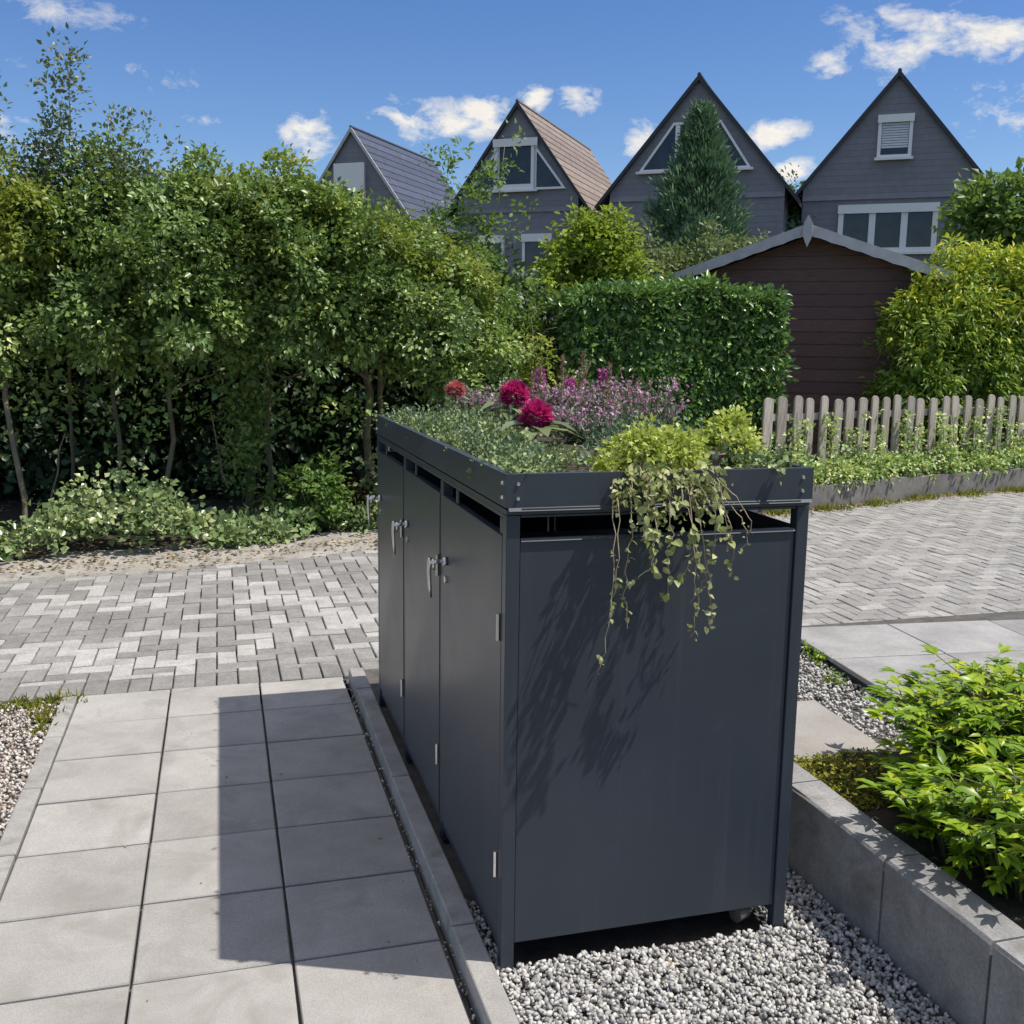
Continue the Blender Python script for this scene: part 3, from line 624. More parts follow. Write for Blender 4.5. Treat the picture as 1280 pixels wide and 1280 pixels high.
# ------------------------------------------------------------------ houses
HD = np.array([math.sin(math.radians(35.6)), math.cos(math.radians(35.6))])       # ridge direction
HROT = -math.radians(35.6)                                                        # local +x along the facade, local +y along the ridge
def house(apex, name, label, hw, eave, depth, roofmat, windows, rows=True, wl=None, rake='trim', az=8.5):
    root = empty(name, (apex[0], apex[1], 0), HROT, label=label, cat='house', group='row of slate gabled houses behind the gardens')
    sl = (az-eave)/hw; wl = wl or hw-.12
    gz = az-sl*wl
    mb = MB(); mb.prism([(-wl, -.2), (wl, -.2), (wl, gz-.05), (0, az-.08), (-wl, gz-.05)], 'y', .03, depth); mb.build('wall', M['slate'], root)
    # slate courses, each proud of the one above
    def half(z): return wl if z <= gz else max(.02, wl-(z-gz)/sl)
    k = 0; z = 2.0
    while z < az-.25:
        h = .155; z1 = min(z+h, az-.1)
        band = abs(z-5.40) < .078
        d0 = .012 if not band else .06
        for (zz0, zz1) in ((z, z1),):
            a0, a1 = half(zz0), half(zz1)
            mb = MB(); mb.add([(-a0, -d0, zz0), (a0, -d0, zz0), (a1, -.006, zz1), (-a1, -.006, zz1), (-a0, .03, zz0), (a0, .03, zz0), (a1, .03, zz1), (-a1, .03, zz1)],
                              [(0, 1, 2, 3), (4, 5, 1, 0), (1, 5, 6, 2), (4, 0, 3, 7), (3, 2, 6, 7)])
            mb.build('slate_course', M['slate'], root)
        z = z1; k += 1
    # roof planes with overhanging verge
    t = .09; ov = .10
    for s in (-1, 1):
        r = empty('roof', (0, 0, 0)); r.parent = root
        zE = az-sl*(hw+.25)
        mb = MB(); pl = [(0, az), (s*(hw+.25), zE), (s*(hw+.25), zE-t), (0, az-t)]; mb.prism(pl, 'y', -ov+.02, depth+ov); mb.build('roof_deck', M['trim'], r)
        mb = MB(); pl = [(0, az+.03), (s*(hw+.28), zE+.03-.02), (s*(hw+.28), zE-t-.03), (0, az-t-.03)]
        mb.prism(pl, 'y', -ov-.03, -ov+.018); mb.build('verge_board', M[rake], r)
        if s > 0 and rows:
            L = math.hypot(hw+.25, az-zE); n = int(L/.3); nx_, nz_ = (az-zE)/L, (hw+.25)/L
            for q in range(n):
                a, b = q/n, (q+1)/n
                p0 = ((hw+.25)*a, az-(az-zE)*a); p1 = ((hw+.25)*b, az-(az-zE)*b)
                mb = MB(); segs = int(depth/.3)
                for g in range(segs if roofmat == 'brownroof' else 1):
                    y0 = -ov+(depth+2*ov)*g/(segs if roofmat == 'brownroof' else 1); y1 = -ov+(depth+2*ov)*(g+1)/(segs if roofmat == 'brownroof' else 1)-.012
                    o0, o1 = .006, .022
                    mb.add([(p0[0]+nx_*o0, y0, p0[1]+nz_*o0), (p1[0]+nx_*o1, y0, p1[1]+nz_*o1), (p1[0]+nx_*o1, y1, p1[1]+nz_*o1), (p0[0]+nx_*o0, y1, p0[1]+nz_*o0),
                            (p1[0], y0, p1[1]), (p1[0], y1, p1[1]), ((p0[0]+p1[0])/2+nx_*.030, (y0+y1)/2, (p0[1]+p1[1])/2+nz_*.030)],
                           [(0, 1, 6), (1, 2, 6), (2, 3, 6), (3, 0, 6), (1, 4, 5, 2), (0, 4, 1), (3, 2, 5)] if roofmat == 'brownroof' else [(0, 1, 2, 3), (1, 4, 5, 2), (0, 4, 1), (3, 2, 5)])
                mb.build('tile_row', M[roofmat], r)
    mb = MB(); mb.tube([(0, -ov-.02, az+.02), (0, depth+ov, az+.015)], .05, 8); mb.build('ridge', M[roofmat], root)
    # windows
    for w in windows:
        poly, bars, top, blind = w['poly'], w.get('bars', []), w.get('top', 0), w.get('blind', 0)
        fr = w.get('fr', .085); n = len(poly); cx = sum(p[0] for p in poly)/n; cz = sum(p[1] for p in poly)/n
        win = MB()
        inner = []
        for i in range(n):                                            # inset polygon
            p0, p1, p2 = np.array(poly[i-1]), np.array(poly[i]), np.array(poly[(i+1) % n])
            e1, e2 = unit(p1-p0), unit(p2-p1); n1, n2 = np.array([-e1[1], e1[0]]), np.array([-e2[1], e2[0]])
            bis = unit(n1+n2); inner.append(p1+bis*fr/max(.35, bis@n1))
        yo, yi = -.115, .03
        vs = [(p[0], yo, p[1]) for p in poly]+[(p[0], yo, p[1]) for p in inner]+[(p[0], yi, p[1]) for p in poly]+[(p[0], yi, p[1]) for p in inner]
        fs = []
        for i in range(n):
            j = (i+1) % n; fs += [(i, j, n+j, n+i), (2*n+i, 2*n+j, j, i), (n+i, n+j, 3*n+j, 3*n+i)]
        win.add(vs, fs)
        for (x0, x1, z0, z1) in bars: win.box(x0, x1, -.108, .02, z0, z1)
        wo = win.build('window', M['white'], root)
        mb = MB(); mb.add([(p[0], -.075, p[1]) for p in inner], [tuple(range(n))]); mb.build('pane', M['glass'], wo)
        x0, x1 = min(p[0] for p in poly), max(p[0] for p in poly); z0, z1 = min(p[1] for p in poly), max(p[1] for p in poly)
        if top:
            mb = MB(); mb.box(w.get('tx0', x0)-.02, w.get('tx1', x1)+.02, -.16, -.117, z1-top, z1+.02); mb.build('shutter_box', M['white'], wo)
        if w.get('sill', 1):
            mb = MB(); mb.box(x0-.05, x1+.05, -.19, -.118, z0-.05, z0+.012); mb.build('sill', M['white'], wo)
        if blind:
            zz = z1-max(top, fr)-.01; zb = z0+fr+blind*(z1-z0); i = 0
            while zz-.062 > zb:
                mb = MB(); mb.add([(x0+fr+.01, -.085, zz-.05), (x1-fr-.01, -.085, zz-.05), (x1-fr-.01, -.079, zz), (x0+fr+.01, -.079, zz)], [(0, 1, 2, 3)]); mb.build('blind_slat', M['blind'], wo); zz -= .062
    return root
rect = lambda x0, x1, z0, z1: [(x0, z0), (x1, z0), (x1, z1), (x0, z1)]
house((16.13, 21.40), 'slate_house', 'rightmost steep slate house with one small square gable window and a wide white window below', 2.32, 5.66, 7, 'slateroof',
      [dict(poly=rect(-.42, .41, 6.40, 7.44), top=.17, blind=.10), dict(poly=rect(-1.26, 1.16, 4.05, 5.25), top=.20, bars=[(-.50, -.34, 4.05, 5.06), (.28, .44, 4.05, 5.06)], fr=.13)])
house((11.57, 23.39), 'slate_house', 'steep slate house whose trapezoid gable window is half covered by the tall conifer', 2.42, 5.60, 7, 'slateroof',
      [dict(poly=[(-1.52, 6.14), (1.44, 6.14), (.62, 7.36), (-.62, 7.36)], fr=.06, bars=[(-.56, -.44, 6.2, 7.3), (.44, .56, 6.2, 7.3)]), dict(poly=rect(-1.2, 1.2, 3.9, 4.7), top=.18)])
house((7.94, 27.76), 'slate_house', 'slate house with brown tiled roof and a white framed window with two triangular side lights', 2.0, 5.75, 7.6, 'brownroof',
      [dict(poly=[(.54, 6.03), (1.52, 6.03), (.54, 7.30)], fr=.06, sill=0), dict(poly=[(-1.50, 6.03), (-.54, 6.03), (-.54, 7.30)], fr=.06, sill=0),
       dict(poly=rect(-.70, .62, 6.03, 7.46), fr=.17, top=.2),
       dict(poly=rect(.22, 1.12, 3.5, 4.76), top=.2), dict(poly=rect(-1.18, -.36, 3.5, 4.74), top=.2)])
house((3.79, 33.01), 'slate_house', 'farthest slate house at the left with blue slate roof and a closed white shutter', 2.0, 5.75, 6.4, 'slateroof',
      [dict(poly=rect(-.60, .48, 6.0, 7.36), top=.9, fr=.12)], rake='barge')
sheet('meadow', [(-20, 14), (60, 14), (60, 90), (-20, 90)], .01, M['ground'])

# ------------------------------------------------------------------ garden shed
SA = np.array([6.65, 9.64]); SHW, SZ, SS = 1.72, 3.08, .352
sh = empty('garden_shed', (SA[0], SA[1], 0), HROT, label='dark brown wooden shed with grey bargeboards under a low gable, behind the picket fence', cat='shed')
swl = SHW-.14
def srise(x): return SZ-.10-SS*abs(x)
z = .2; k = 0
while z < SZ-.14:
    z1 = z+.158
    def hw_(zz): return swl if zz <= srise(swl) else max(.02, (SZ-.10-zz)/SS)
    a0, a1 = hw_(z), hw_(min(z1, SZ-.12)); zz1 = min(z1-.004, SZ-.12)
    mb = MB(); mb.add([(-a0, -.018, z), (a0, -.018, z), (a1, -.010, zz1), (-a1, -.010, zz1), (-a0, .012, z), (a0, .012, z), (a1, .012, zz1), (-a1, .012, zz1)],
                      [(0, 1, 2, 3), (4, 5, 1, 0), (1, 5, 6, 2), (4, 0, 3, 7), (3, 2, 6, 7)])
    mb.build('board', M['shedwood'], sh); z = z1
mb = MB(); mb.prism([(-swl+.01, .15), (swl-.01, .15), (swl-.01, srise(swl)), (0, SZ-.14), (-swl+.01, srise(swl))], 'y', .014, 2.4); mb.build('wall', M['shedwood'], sh)
for s in (-1, 1):
    mb = MB(); mb.prism([(0, SZ), (s*SHW, SZ-SS*SHW), (s*SHW, SZ-SS*SHW-.04), (0, SZ-.04)], 'y', -.28, 2.6); mb.build('roof', M['felt'], sh)
    mb = MB(); n = 24; top = [(s*SHW*1.02*q/n, SZ+.02-SS*SHW*1.02*q/n) for q in range(n+1)]
    low = [(p[0], p[1]-.135-.006*math.sin(q*1.9)) for q, p in enumerate(top)]
    vs = [(x, -.315, zz) for x, zz in top]+[(x, -.315, zz) for x, zz in low]+[(x, -.284, zz) for x, zz in top]+[(x, -.284, zz) for x, zz in low]
    m_ = n+1; fs = []
    for q in range(n): fs += [(q, q+1, m_+q+1, m_+q), (2*m_+q+1, 2*m_+q, 3*m_+q, 3*m_+q+1), (q+1, q, 2*m_+q, 2*m_+q+1), (m_+q, m_+q+1, 3*m_+q+1, 3*m_+q)]
    fs += [(n, m_+n, 3*m_+n, 2*m_+n)]
    mb.add(vs, fs); mb.build('bargeboard', M['barge'], sh)
mb = MB(); mb.prism([(-.05, SZ+.03), (-.06, SZ-.12), (-.03, SZ-.2), (0, SZ-.27), (.03, SZ-.2), (.06, SZ-.12), (.05, SZ+.03), (0, SZ+.12)], 'y', -.345, -.318)
mb.build('finial', M['barge'], sh)

# ------------------------------------------------------------------ picket fence
fe = empty('picket_fence', (0, 0, 0), label='weathered round topped wooden picket fence standing on the low wall in front of the shed', cat='fence')
mb = MB(); w, hh, t = .060, .90, .022; pl = [(-w, 0), (w, 0)]+[(w*math.cos(a), hh-w+w*math.sin(a)*.9) for a in np.linspace(0, math.pi, 9)]
mb.prism(pl, 'y', -t/2, t/2); pmsh = mb.mesh('picket', M['picket'])
fx = 4.72; k = 0
while fx < 10.4:
    y = wally(fx)+.32; sl_ = math.atan2(wally(fx+.1)-wally(fx-.1), .2)
    o = link('picket', pmsh, fe); o.location = (fx, y+random.uniform(-.012, .012), .17+random.uniform(-.015, .015)-.012*max(0, fx-5))
    o.rotation_euler = (random.uniform(-.02, .02), random.uniform(-.02, .02), sl_+random.uniform(-.06, .06)); o.scale = (random.uniform(.92, 1.06), 1, random.uniform(.98, 1.02))
    fx += .196; k += 1
for z in (.38, .82):
    mb = MB(); xs = np.linspace(4.68, 10.5, 26)
    for a, b in zip(xs[:-1], xs[1:]):
        mb.add([(a, wally(a)+.345, z), (b, wally(b)+.345, z), (b, wally(b)+.345, z+.07), (a, wally(a)+.345, z+.07), (a, wally(a)+.385, z), (b, wally(b)+.385, z), (b, wally(b)+.385, z+.07), (a, wally(a)+.385, z+.07)],
               [(0, 1, 2, 3), (5, 4, 7, 6), (3, 2, 6, 7), (1, 0, 4, 5)])
    mb.build('rail', M['picket'], fe)

# ------------------------------------------------------------------ hedge of trees at the left
def tree(name, label, base, trunk, crown, mat, nclus, nleaf, spread, size, cat='tree', group=None, stems=1, r=.035, shell=.25, extra=None, wl=.32, tip=.55, br=4, **kw):
    root = empty(name, tuple(base), label=label, cat=cat, group=group)
    b = np.array(base, float)
    mb = MB(); tops = []
    for s in range(stems):
        a0 = np.array([0, 0, -.08])+rng.normal(0, .05, 3)*(s > 0)*np.array([1, 1, 0]); a1 = np.array(trunk[min(s, len(trunk)-1)], float)-b
        pts = limb(mb, a0, a1, r*RT*rng.uniform(.8, 1.1), r*RT*tip, .03, 8); tops.append(a1)
        for q in range(br):
            p = pts[random.randint(3, 7)]; c = np.array(crown[0][random.randrange(len(crown[0]))])-b
            limb(mb, p, p+(c-p)*rng.uniform(.5, .9)+rng.normal(0, .2, 3), r*.4, r*.12, .04, 5, 5)
    mb.build('trunk', M['bark'], root, smooth=True)
    C, O = ell(np.array(crown[0])-b, crown[1], nclus, shell, .34)
    C[:, 2] = np.maximum(C[:, 2], -b[2]+.12)
    if extra is not None:
        C = np.concatenate([C, extra[0]-b]); O = np.concatenate([O, extra[1]])
    leaves('crown', *sprays(C, O, nleaf, spread, size, **kw), mat, root, w=wl)
    return root
RT = .82
HG = 'hedge trees left of the bin store'
# (base x, y), top, crown ellipsoids
tree('hornbeam_tree', 'hedge tree at the left picture edge with a thin leaning trunk', (-2.14, 6.25, 0), [(-2.35, 6.9, 2.6)],
     ([(-2.75, 6.9, 2.0), (-2.3, 6.45, 1.75), (-2.7, 7.3, 2.3), (-2.25, 7.1, 2.35), (-2.75, 6.7, 2.6)], [(.75, .62, .78), (.45, .42, .55), (.8, .6, .6), (.5, .5, .45), (.5, .45, .4)]), M['hornbeam'], 257, 84, .145, .052, group=HG, shell=.20, r=.035)
tree('hornbeam_tree', 'hedge tree with a slim grey trunk bearing a bare side twig, second from the left', (-1.49, 7.20, 0), [(-1.55, 7.2, 2.6)],
     ([(-1.65, 6.55, 2.05), (-1.5, 6.9, 2.45), (-1.35, 6.5, 1.75)], [(.55, .5, .62), (.6, .55, .48), (.42, .4, .4)]), M['hornbeam'], 210, 84, .145, .052, group=HG, shell=.20, r=.034)
tree('hornbeam_tree', 'hedge tree with a straight trunk between the twig bearing and ivy clad trunks', (-1.12, 7.15, 0), [(-1.0, 7.2, 2.6)],
     ([(-.85, 6.55, 2.1), (-.8, 6.9, 2.5), (-.65, 6.45, 1.75)], [(.55, .5, .6), (.55, .55, .45), (.42, .4, .38)]), M['hornbeam'], 202, 84, .145, .052, group=HG, shell=.20, r=.036)
iv = rng.normal(0, 1, (26, 3))*np.array([.07, .05, .0])+np.stack([np.full(26, -.43), np.full(26, 6.93), rng.uniform(.2, 1.45, 26)], 1)
tree('hornbeam_tree', 'hedge tree with the thickest trunk, pale ivy leaves climbing it, yellowish top', (-.43, 7.02, 0), [(-.35, 7.2, 2.7)],
     ([(-.15, 6.55, 2.2), (-.1, 6.9, 2.5), (.0, 6.5, 1.78)], [(.52, .5, .6), (.5, .5, .42), (.42, .42, .38)]), M['hornbeam'], 202, 84, .145, .052, group=HG, shell=.20, r=.055, extra=(iv, np.tile([0, -1, .3], (26, 1))))
tree('hornbeam_tree', 'hedge tree with the trunk seen close beside the far corner of the bin store', (.75, 7.78, 0), [(.72, 7.5, 2.6)],
     ([(.55, 6.75, 2.15), (.75, 6.65, 1.8), (.55, 7.1, 2.25)], [(.5, .5, .52), (.42, .42, .42), (.5, .5, .40)]), M['hornbeam'], 210, 84, .145, .052, group=HG, shell=.20, r=.06)
tree('hornbeam_tree', 'hedge tree at the right end of the hedge, arching down behind the bin store', (1.55, 7.5, 0), [(1.35, 7.3, 1.9)],
     ([(1.2, 6.75, 1.75), (1.5, 6.7, 1.35), (1.25, 7.2, 2.1)], [(.5, .5, .45), (.42, .45, .45), (.45, .5, .35)]), M['hornbeam'], 202, 84, .145, .052, group=HG, shell=.20, r=.04, droop=.3)
tree('hornbeam_tree', 'yellow green hedge tree with a rounded yellowish top left of the leftmost house', (-.2, 7.75, 0), [(-.25, 7.8, 2.7)],
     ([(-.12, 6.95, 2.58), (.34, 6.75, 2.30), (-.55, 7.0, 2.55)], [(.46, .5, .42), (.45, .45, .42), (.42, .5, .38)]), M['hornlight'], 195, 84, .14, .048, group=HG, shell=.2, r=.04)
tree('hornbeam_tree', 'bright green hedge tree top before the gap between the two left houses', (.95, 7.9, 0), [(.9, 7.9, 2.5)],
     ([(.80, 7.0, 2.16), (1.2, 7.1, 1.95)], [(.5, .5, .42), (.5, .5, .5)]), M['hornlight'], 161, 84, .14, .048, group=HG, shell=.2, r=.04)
tree('hornbeam_tree', 'yellow green hedge top at the left picture edge under the airy sapling', (-2.7, 7.6, 0), [(-2.6, 7.3, 2.6)],
     ([(-2.35, 6.35, 2.45), (-2.05, 6.5, 2.4)], [(.36, .32, .32), (.32, .3, .28)]), M['hornlight'], 80, 84, .14, .048, group=HG, r=.035)
# loose airy tops
def leader(n, base, top, wob=.05):
    t = rng.random(n)[:, None]; return np.array(base)+(np.array(top)-np.array(base))*t+rng.normal(0, wob, (n, 3)), np.tile([0, -.3, 1.], (n, 1))
lc = [leader(48, (-1.98, 6.75, 2.6), (-1.66, 6.7, 3.78), .045), leader(14, (-2.3, 6.7, 2.7), (-2.25, 6.7, 3.4), .08), leader(34, (-1.7, 6.8, 2.5), (-1.4, 6.8, 3.35), .13), leader(30, (-1.5, 6.9, 2.5), (-1.1, 6.9, 3.22), .13),
      leader(14, (-2.6, 6.8, 2.6), (-2.6, 6.8, 3.25), .12), leader(14, (-1.9, 6.8, 2.6), (-1.8, 6.8, 3.2), .12)]
tree('birch_sapling', 'airy grey green sapling whose thin leader rises highest above the hedge at the left', (-1.95, 7.5, 0), [(-1.70, 6.72, 3.8)],
     ([(-1.9, 6.9, 2.75), (-1.35, 6.95, 2.75)], [(.35, .4, .3), (.45, .4, .35)]), M['sparse'], 110, 20, .14, .045, group=HG, r=.022, tip=.12, br=0, extra=(np.concatenate([c[0] for c in lc]), np.concatenate([c[1] for c in lc])), up=.2)
lc = [leader(20, (1.25, 7.4, 2.3), (1.50, 7.45, 3.35), .06), leader(16, (1.5, 7.4, 2.5), (2.05, 7.4, 3.45), .07), leader(12, (1.3, 7.4, 2.5), (1.75, 7.4, 3.1), .08), leader(8, (1.6, 7.4, 2.6), (2.2, 7.3, 2.75), .06)]
tree('ash_sapling', 'thin twiggy sapling rising between the two left houses above the hedge', (1.35, 7.6, 0), [(1.48, 7.45, 3.3), (2.0, 7.4, 3.4)],
     ([(1.35, 7.4, 2.4), (1.75, 7.4, 2.3)], [(.3, .35, .3), (.4, .35, .3)]), M['mid'], 40, 22, .13, .055, group=HG, r=.016, tip=.15, br=0, stems=2, extra=(np.concatenate([c[0] for c in lc]), np.concatenate([c[1] for c in lc])), up=.2)
# dark shrubs filling the back of the hedge
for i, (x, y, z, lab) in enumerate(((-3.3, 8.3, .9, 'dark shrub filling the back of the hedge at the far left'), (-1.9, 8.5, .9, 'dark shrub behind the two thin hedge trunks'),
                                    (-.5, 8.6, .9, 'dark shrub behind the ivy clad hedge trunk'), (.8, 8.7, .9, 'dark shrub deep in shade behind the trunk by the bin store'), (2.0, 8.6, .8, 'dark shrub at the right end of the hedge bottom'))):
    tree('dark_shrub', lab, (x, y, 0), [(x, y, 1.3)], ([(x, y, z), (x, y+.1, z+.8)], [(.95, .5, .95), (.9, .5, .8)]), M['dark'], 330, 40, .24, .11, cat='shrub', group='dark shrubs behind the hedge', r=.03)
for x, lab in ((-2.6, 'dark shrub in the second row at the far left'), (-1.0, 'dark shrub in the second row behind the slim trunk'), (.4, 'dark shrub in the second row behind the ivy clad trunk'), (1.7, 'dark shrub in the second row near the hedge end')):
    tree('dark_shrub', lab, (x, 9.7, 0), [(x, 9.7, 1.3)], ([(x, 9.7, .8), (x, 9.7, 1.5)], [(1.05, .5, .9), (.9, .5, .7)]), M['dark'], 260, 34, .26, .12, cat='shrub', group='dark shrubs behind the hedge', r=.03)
# thin dead twigs and shaded inner leaves
for i, (p, q, lab) in enumerate((((-1.51, 7.1, .9), (-1.8, 6.9, 1.2), 'bare dead twig forking left from the slim hedge trunk'), ((-.55, 6.9, 1.55), (-.95, 6.7, 1.72), 'bare dead twig high beside the ivy clad trunk'), ((-.6, 6.9, .3), (-.72, 6.85, .95), 'thin bare stem standing beside the ivy clad trunk'), ((-2.0, 6.6, .05), (-1.85, 6.6, .8), 'thin shaded stem just right of the leaning trunk'))):
    mb = MB(); limb(mb, p, q, .012, .005, .02, 6, 5); tag(mb.build('twig', M['bark']), lab, 'twig', 'bare twigs inside the hedge')
P, O = np.stack([rng.uniform(-2.6, 1.3, 140), rng.uniform(6.2, 7.2, 140), .4+1.25*np.sqrt(rng.random(140))], 1), np.tile([0, -1, .4], (140, 1))
tag(leaves('shade_leaves', *sprays(P, O, 16, .13, .062), M['hornbeam']), kind='stuff')
# ivy on the bank
n = 210; x = rng.uniform(-3.2, .0, n); y = yfar(x)+.42+np.abs(rng.normal(0, .45, n)); zt_ = .03+.44*np.where(x > -.75, .6, 1)*np.exp(-((y-yfar(x)-.75)/.5)**2)*(.55+.45*np.sin(x*3.3))
m_ = (x < -.1) ; P = np.stack([x, y, np.maximum(.04, zt_*rng.uniform(.3, 1.15, n))], 1)
tag(leaves('ivy_groundcover', *sprays(P, np.tile([.15, -.8, .6], (n, 1)), 26, .105, .052, up=.45, out=.8), M['ivy'], w=.46), kind='stuff')
def shrub(name, label, base, rad, mat, nclus, nleaf, spread, size, cat='plant', group=None, w=.32, **kw):
    root = empty(name, tuple(base), label=label, cat=cat, group=group)
    mb = MB()
    for q in range(5):
        a = rng.uniform(0, 6.28); limb(mb, (0, 0, -.03), (math.cos(a)*rad[0]*.5, math.sin(a)*rad[1]*.5, rad[2]*1.1), .008, .003, .01, 5, 5)
    mb.build('stems', M['stem'], root, smooth=True)
    C, O = ell([(0, 0, rad[2]*.85)], [rad], nclus, .3, .2); C[:, 2] = np.maximum(C[:, 2], .01)
    leaves('foliage', *sprays(C, O, nleaf, spread, size, **kw), mat, root, w=w); return root
shrub('fern_shrub', 'dark green low shrub at the hedge foot between ivy clad trunk and bin store', (.12, 6.45, .0), (.36, .3, .3), M['mid'], 70, 26, .12, .06)
shrub('weed_clump', 'pale weeds at the hedge foot next to the far corner of the bin store', (.58, 6.35, -.02), (.26, .2, .1), M['ivy'], 34, 20, .09, .05)
shrub('red_leaved_shrub', 'small red brown leaved shrub in shade beside the bin store corner', (.55, 6.75, .0), (.2, .2, .24), M['redleaf'], 40, 22, .09, .045)
shrub('pale_vine_tuft', 'tuft of pale vine leaves catching sun just at the far corner of the bin store', (.66, 6.55, .05), (.12, .1, .32), M['ivy'], 22, 16, .08, .05)
shrub('nettle_clump', 'bright leafy clump at the left picture edge by the ivy', (-2.52, 5.8, -.02), (.2, .18, .3), M['mid'], 40, 22, .1, .07)
# litter
n = 1000; x = rng.uniform(-3.2, 2, n); y = yfar(x)+rng.normal(.22, .16, n)
tag(leaves('leaf_litter', np.stack([x, y, np.interp(y-yfar(x), [0, .4, 1], [-.045, -.03, 0])+.012*rng.random(n)], 1), rng.normal(0, 1, (n, 3))*[1, 1, .25], np.tile([0, 0, 1.], (n, 1))+rng.normal(0, .4, (n, 3)), rng.uniform(.02, .05, n), rng.random(n), M['litter']), kind='stuff')

# ------------------------------------------------------------------ clipped laurel hedge and the garden behind
def hedge():
    root = empty('laurel_hedge', (3.90, 7.45, .15), label='clipped glossy dark green laurel hedge with square end in front of the shed', cat='hedge')
    mb = MB()
    for q in range(7): limb(mb, (-1.2+.4*q, .35, 0), (-1.2+.4*q+rng.normal(0, .1), .35, 1.4), .025, .012, .03, 6, 6)
    mb.build('stems', M['bark'], root, smooth=True)
    n = 1180; L, Wd, H = 2.25, .75, 1.98
    f = rng.random(n); x = rng.uniform(-L/2, L/2, n); y = rng.uniform(0, Wd, n); zz = rng.uniform(.05, H, n); O = np.zeros((n, 3))
    fr, tp, en = f < .60, (f >= .60) & (f < .86), f >= .86
    y[fr] = np.abs(rng.normal(0, .06, fr.sum())); O[fr] = (0, -1, .25)
    zz[tp] = H-np.abs(rng.normal(0, .06, tp.sum())); O[tp] = (0, -.2, 1)
    x[en] = np.where(rng.random(en.sum()) < .75, 1, -1)*(L/2-np.abs(rng.normal(0, .06, en.sum()))); O[en] = (1, 0, .2)
    top = H*(1-.10*np.clip((-x-.1)/1.2, 0, 1)); zz = np.minimum(zz, top)-np.where(x > L/2-.15, .06, 0)*(zz > H-.1)
    y += .10*x*-0 + .03*np.sin(x*4); zz += .03*np.sin(x*6)*(zz > 1.6)
    P = np.stack([x, y, zz], 1)
    leaves('foliage', *sprays(P, O, 30, .12, .078, up=.35, out=.75, jit=.4), M['laurel'], root, w=.27)
    return root
hedge()
GB = 'garden shrubs behind the hedges'
tree('robinia_tree', 'yellow green shrub rising behind the laurel hedge left of the shed', (4.3, 11.0, .1), [(4.3, 11, 2.5)], ([(4.3, 10.8, 2.55), (4.6, 10.7, 2.05), (3.85, 10.9, 2.3), (4.15, 10.8, 2.88)], [(.5, .5, .6), (.5, .4, .55), (.45, .4, .6), (.35, .35, .45)]), M['lime'], 230, 44, .2, .085, group=GB, cat='shrub', r=.03)
tree('hazel_shrub', 'light green shrub below the two small windows of the brown roofed house', (2.9, 10.4, .0), [(2.9, 10.4, 2)], ([(2.9, 10.3, 1.85), (2.4, 10.4, 1.75), (3.4, 10.2, 1.8)], [(.5, .5, .55), (.5, .5, .6), (.5, .5, .55)]), M['lime'], 200, 44, .2, .075, group=GB, cat='shrub', r=.03)
tree('rose_shrub', 'pale green shrub between the hedge end and the laurel hedge', (2.15, 8.4, .1), [(2.15, 8.4, 1.3)], ([(2.15, 8.2, 1.5), (2.5, 8.0, 1.45)], [(.4, .4, .5), (.4, .35, .5)]), M['mid'], 120, 40, .16, .06, group=GB, cat='shrub', r=.02)
tree('broom_shrub', 'young shrub with thin reddish stem at the left end of the laurel hedge', (2.25, 7.35, .1), [(2.28, 7.3, 1.6)], ([(2.25, 7.2, 1.45), (2.4, 7.2, 1.15)], [(.16, .16, .35), (.22, .2, .4)]), M['hornlight'], 40, 24, .1, .05, group=GB, cat='shrub', r=.02)
tree('olive_shrub', 'grey green rounded shrub at the foot of the tall conifer', (7.9, 14.8, .1), [(7.9, 14.8, 2.5)], ([(7.6, 14.8, 2.75), (8.5, 14.5, 2.75), (6.8, 15.2, 2.6), (8.0, 14.5, 2.2)], [(.8, .6, .75), (.75, .6, .7), (.8, .6, .8), (1.4, .6, .8)]), M['olive'], 300, 40, .24, .09, group=GB, cat='shrub', r=.05)
tree('apple_tree', 'spreading leafy tree behind the hedge under the brown roofed house', (5.6, 17.5, 0), [(5.6, 17.5, 2.5)], ([(4.6, 17.5, 1.6), (5.8, 17.3, 1.9), (6.8, 17, 2.1)], [(1, .9, 1), (1, .9, 1), (.9, .9, 1.)]), M['mid'], 260, 40, .3, .11, group=GB, r=.07)
tree('viburnum_shrub', 'leafy shrub in front of the leftmost house, seen over the hedge top', (2.2, 15.5, 0), [(2.2, 15.5, 2.3)], ([(1.4, 15.5, 2.1), (2.6, 15.3, 2.0), (3.4, 15, 1.8)], [(.9, .8, 1), (.9, .8, .9), (.8, .8, 1)]), M['mid'], 240, 40, .28, .1, group=GB, cat='shrub', r=.05)
tree('thuja_shrub', 'dark slim evergreen in the gap between the two right houses', (14.4, 23.2, 0), [(14.4, 23.2, 4.5)], ([(14.4, 23.2, 3.0), (14.4, 23.2, 4.6), (14.4, 23.2, 5.3)], [(.8, .8, 1.9), (.5, .5, 1), (.25, .25, .6)]), M['conifer'], 150, 40, .3, .14, group=GB, cat='tree', r=.08)
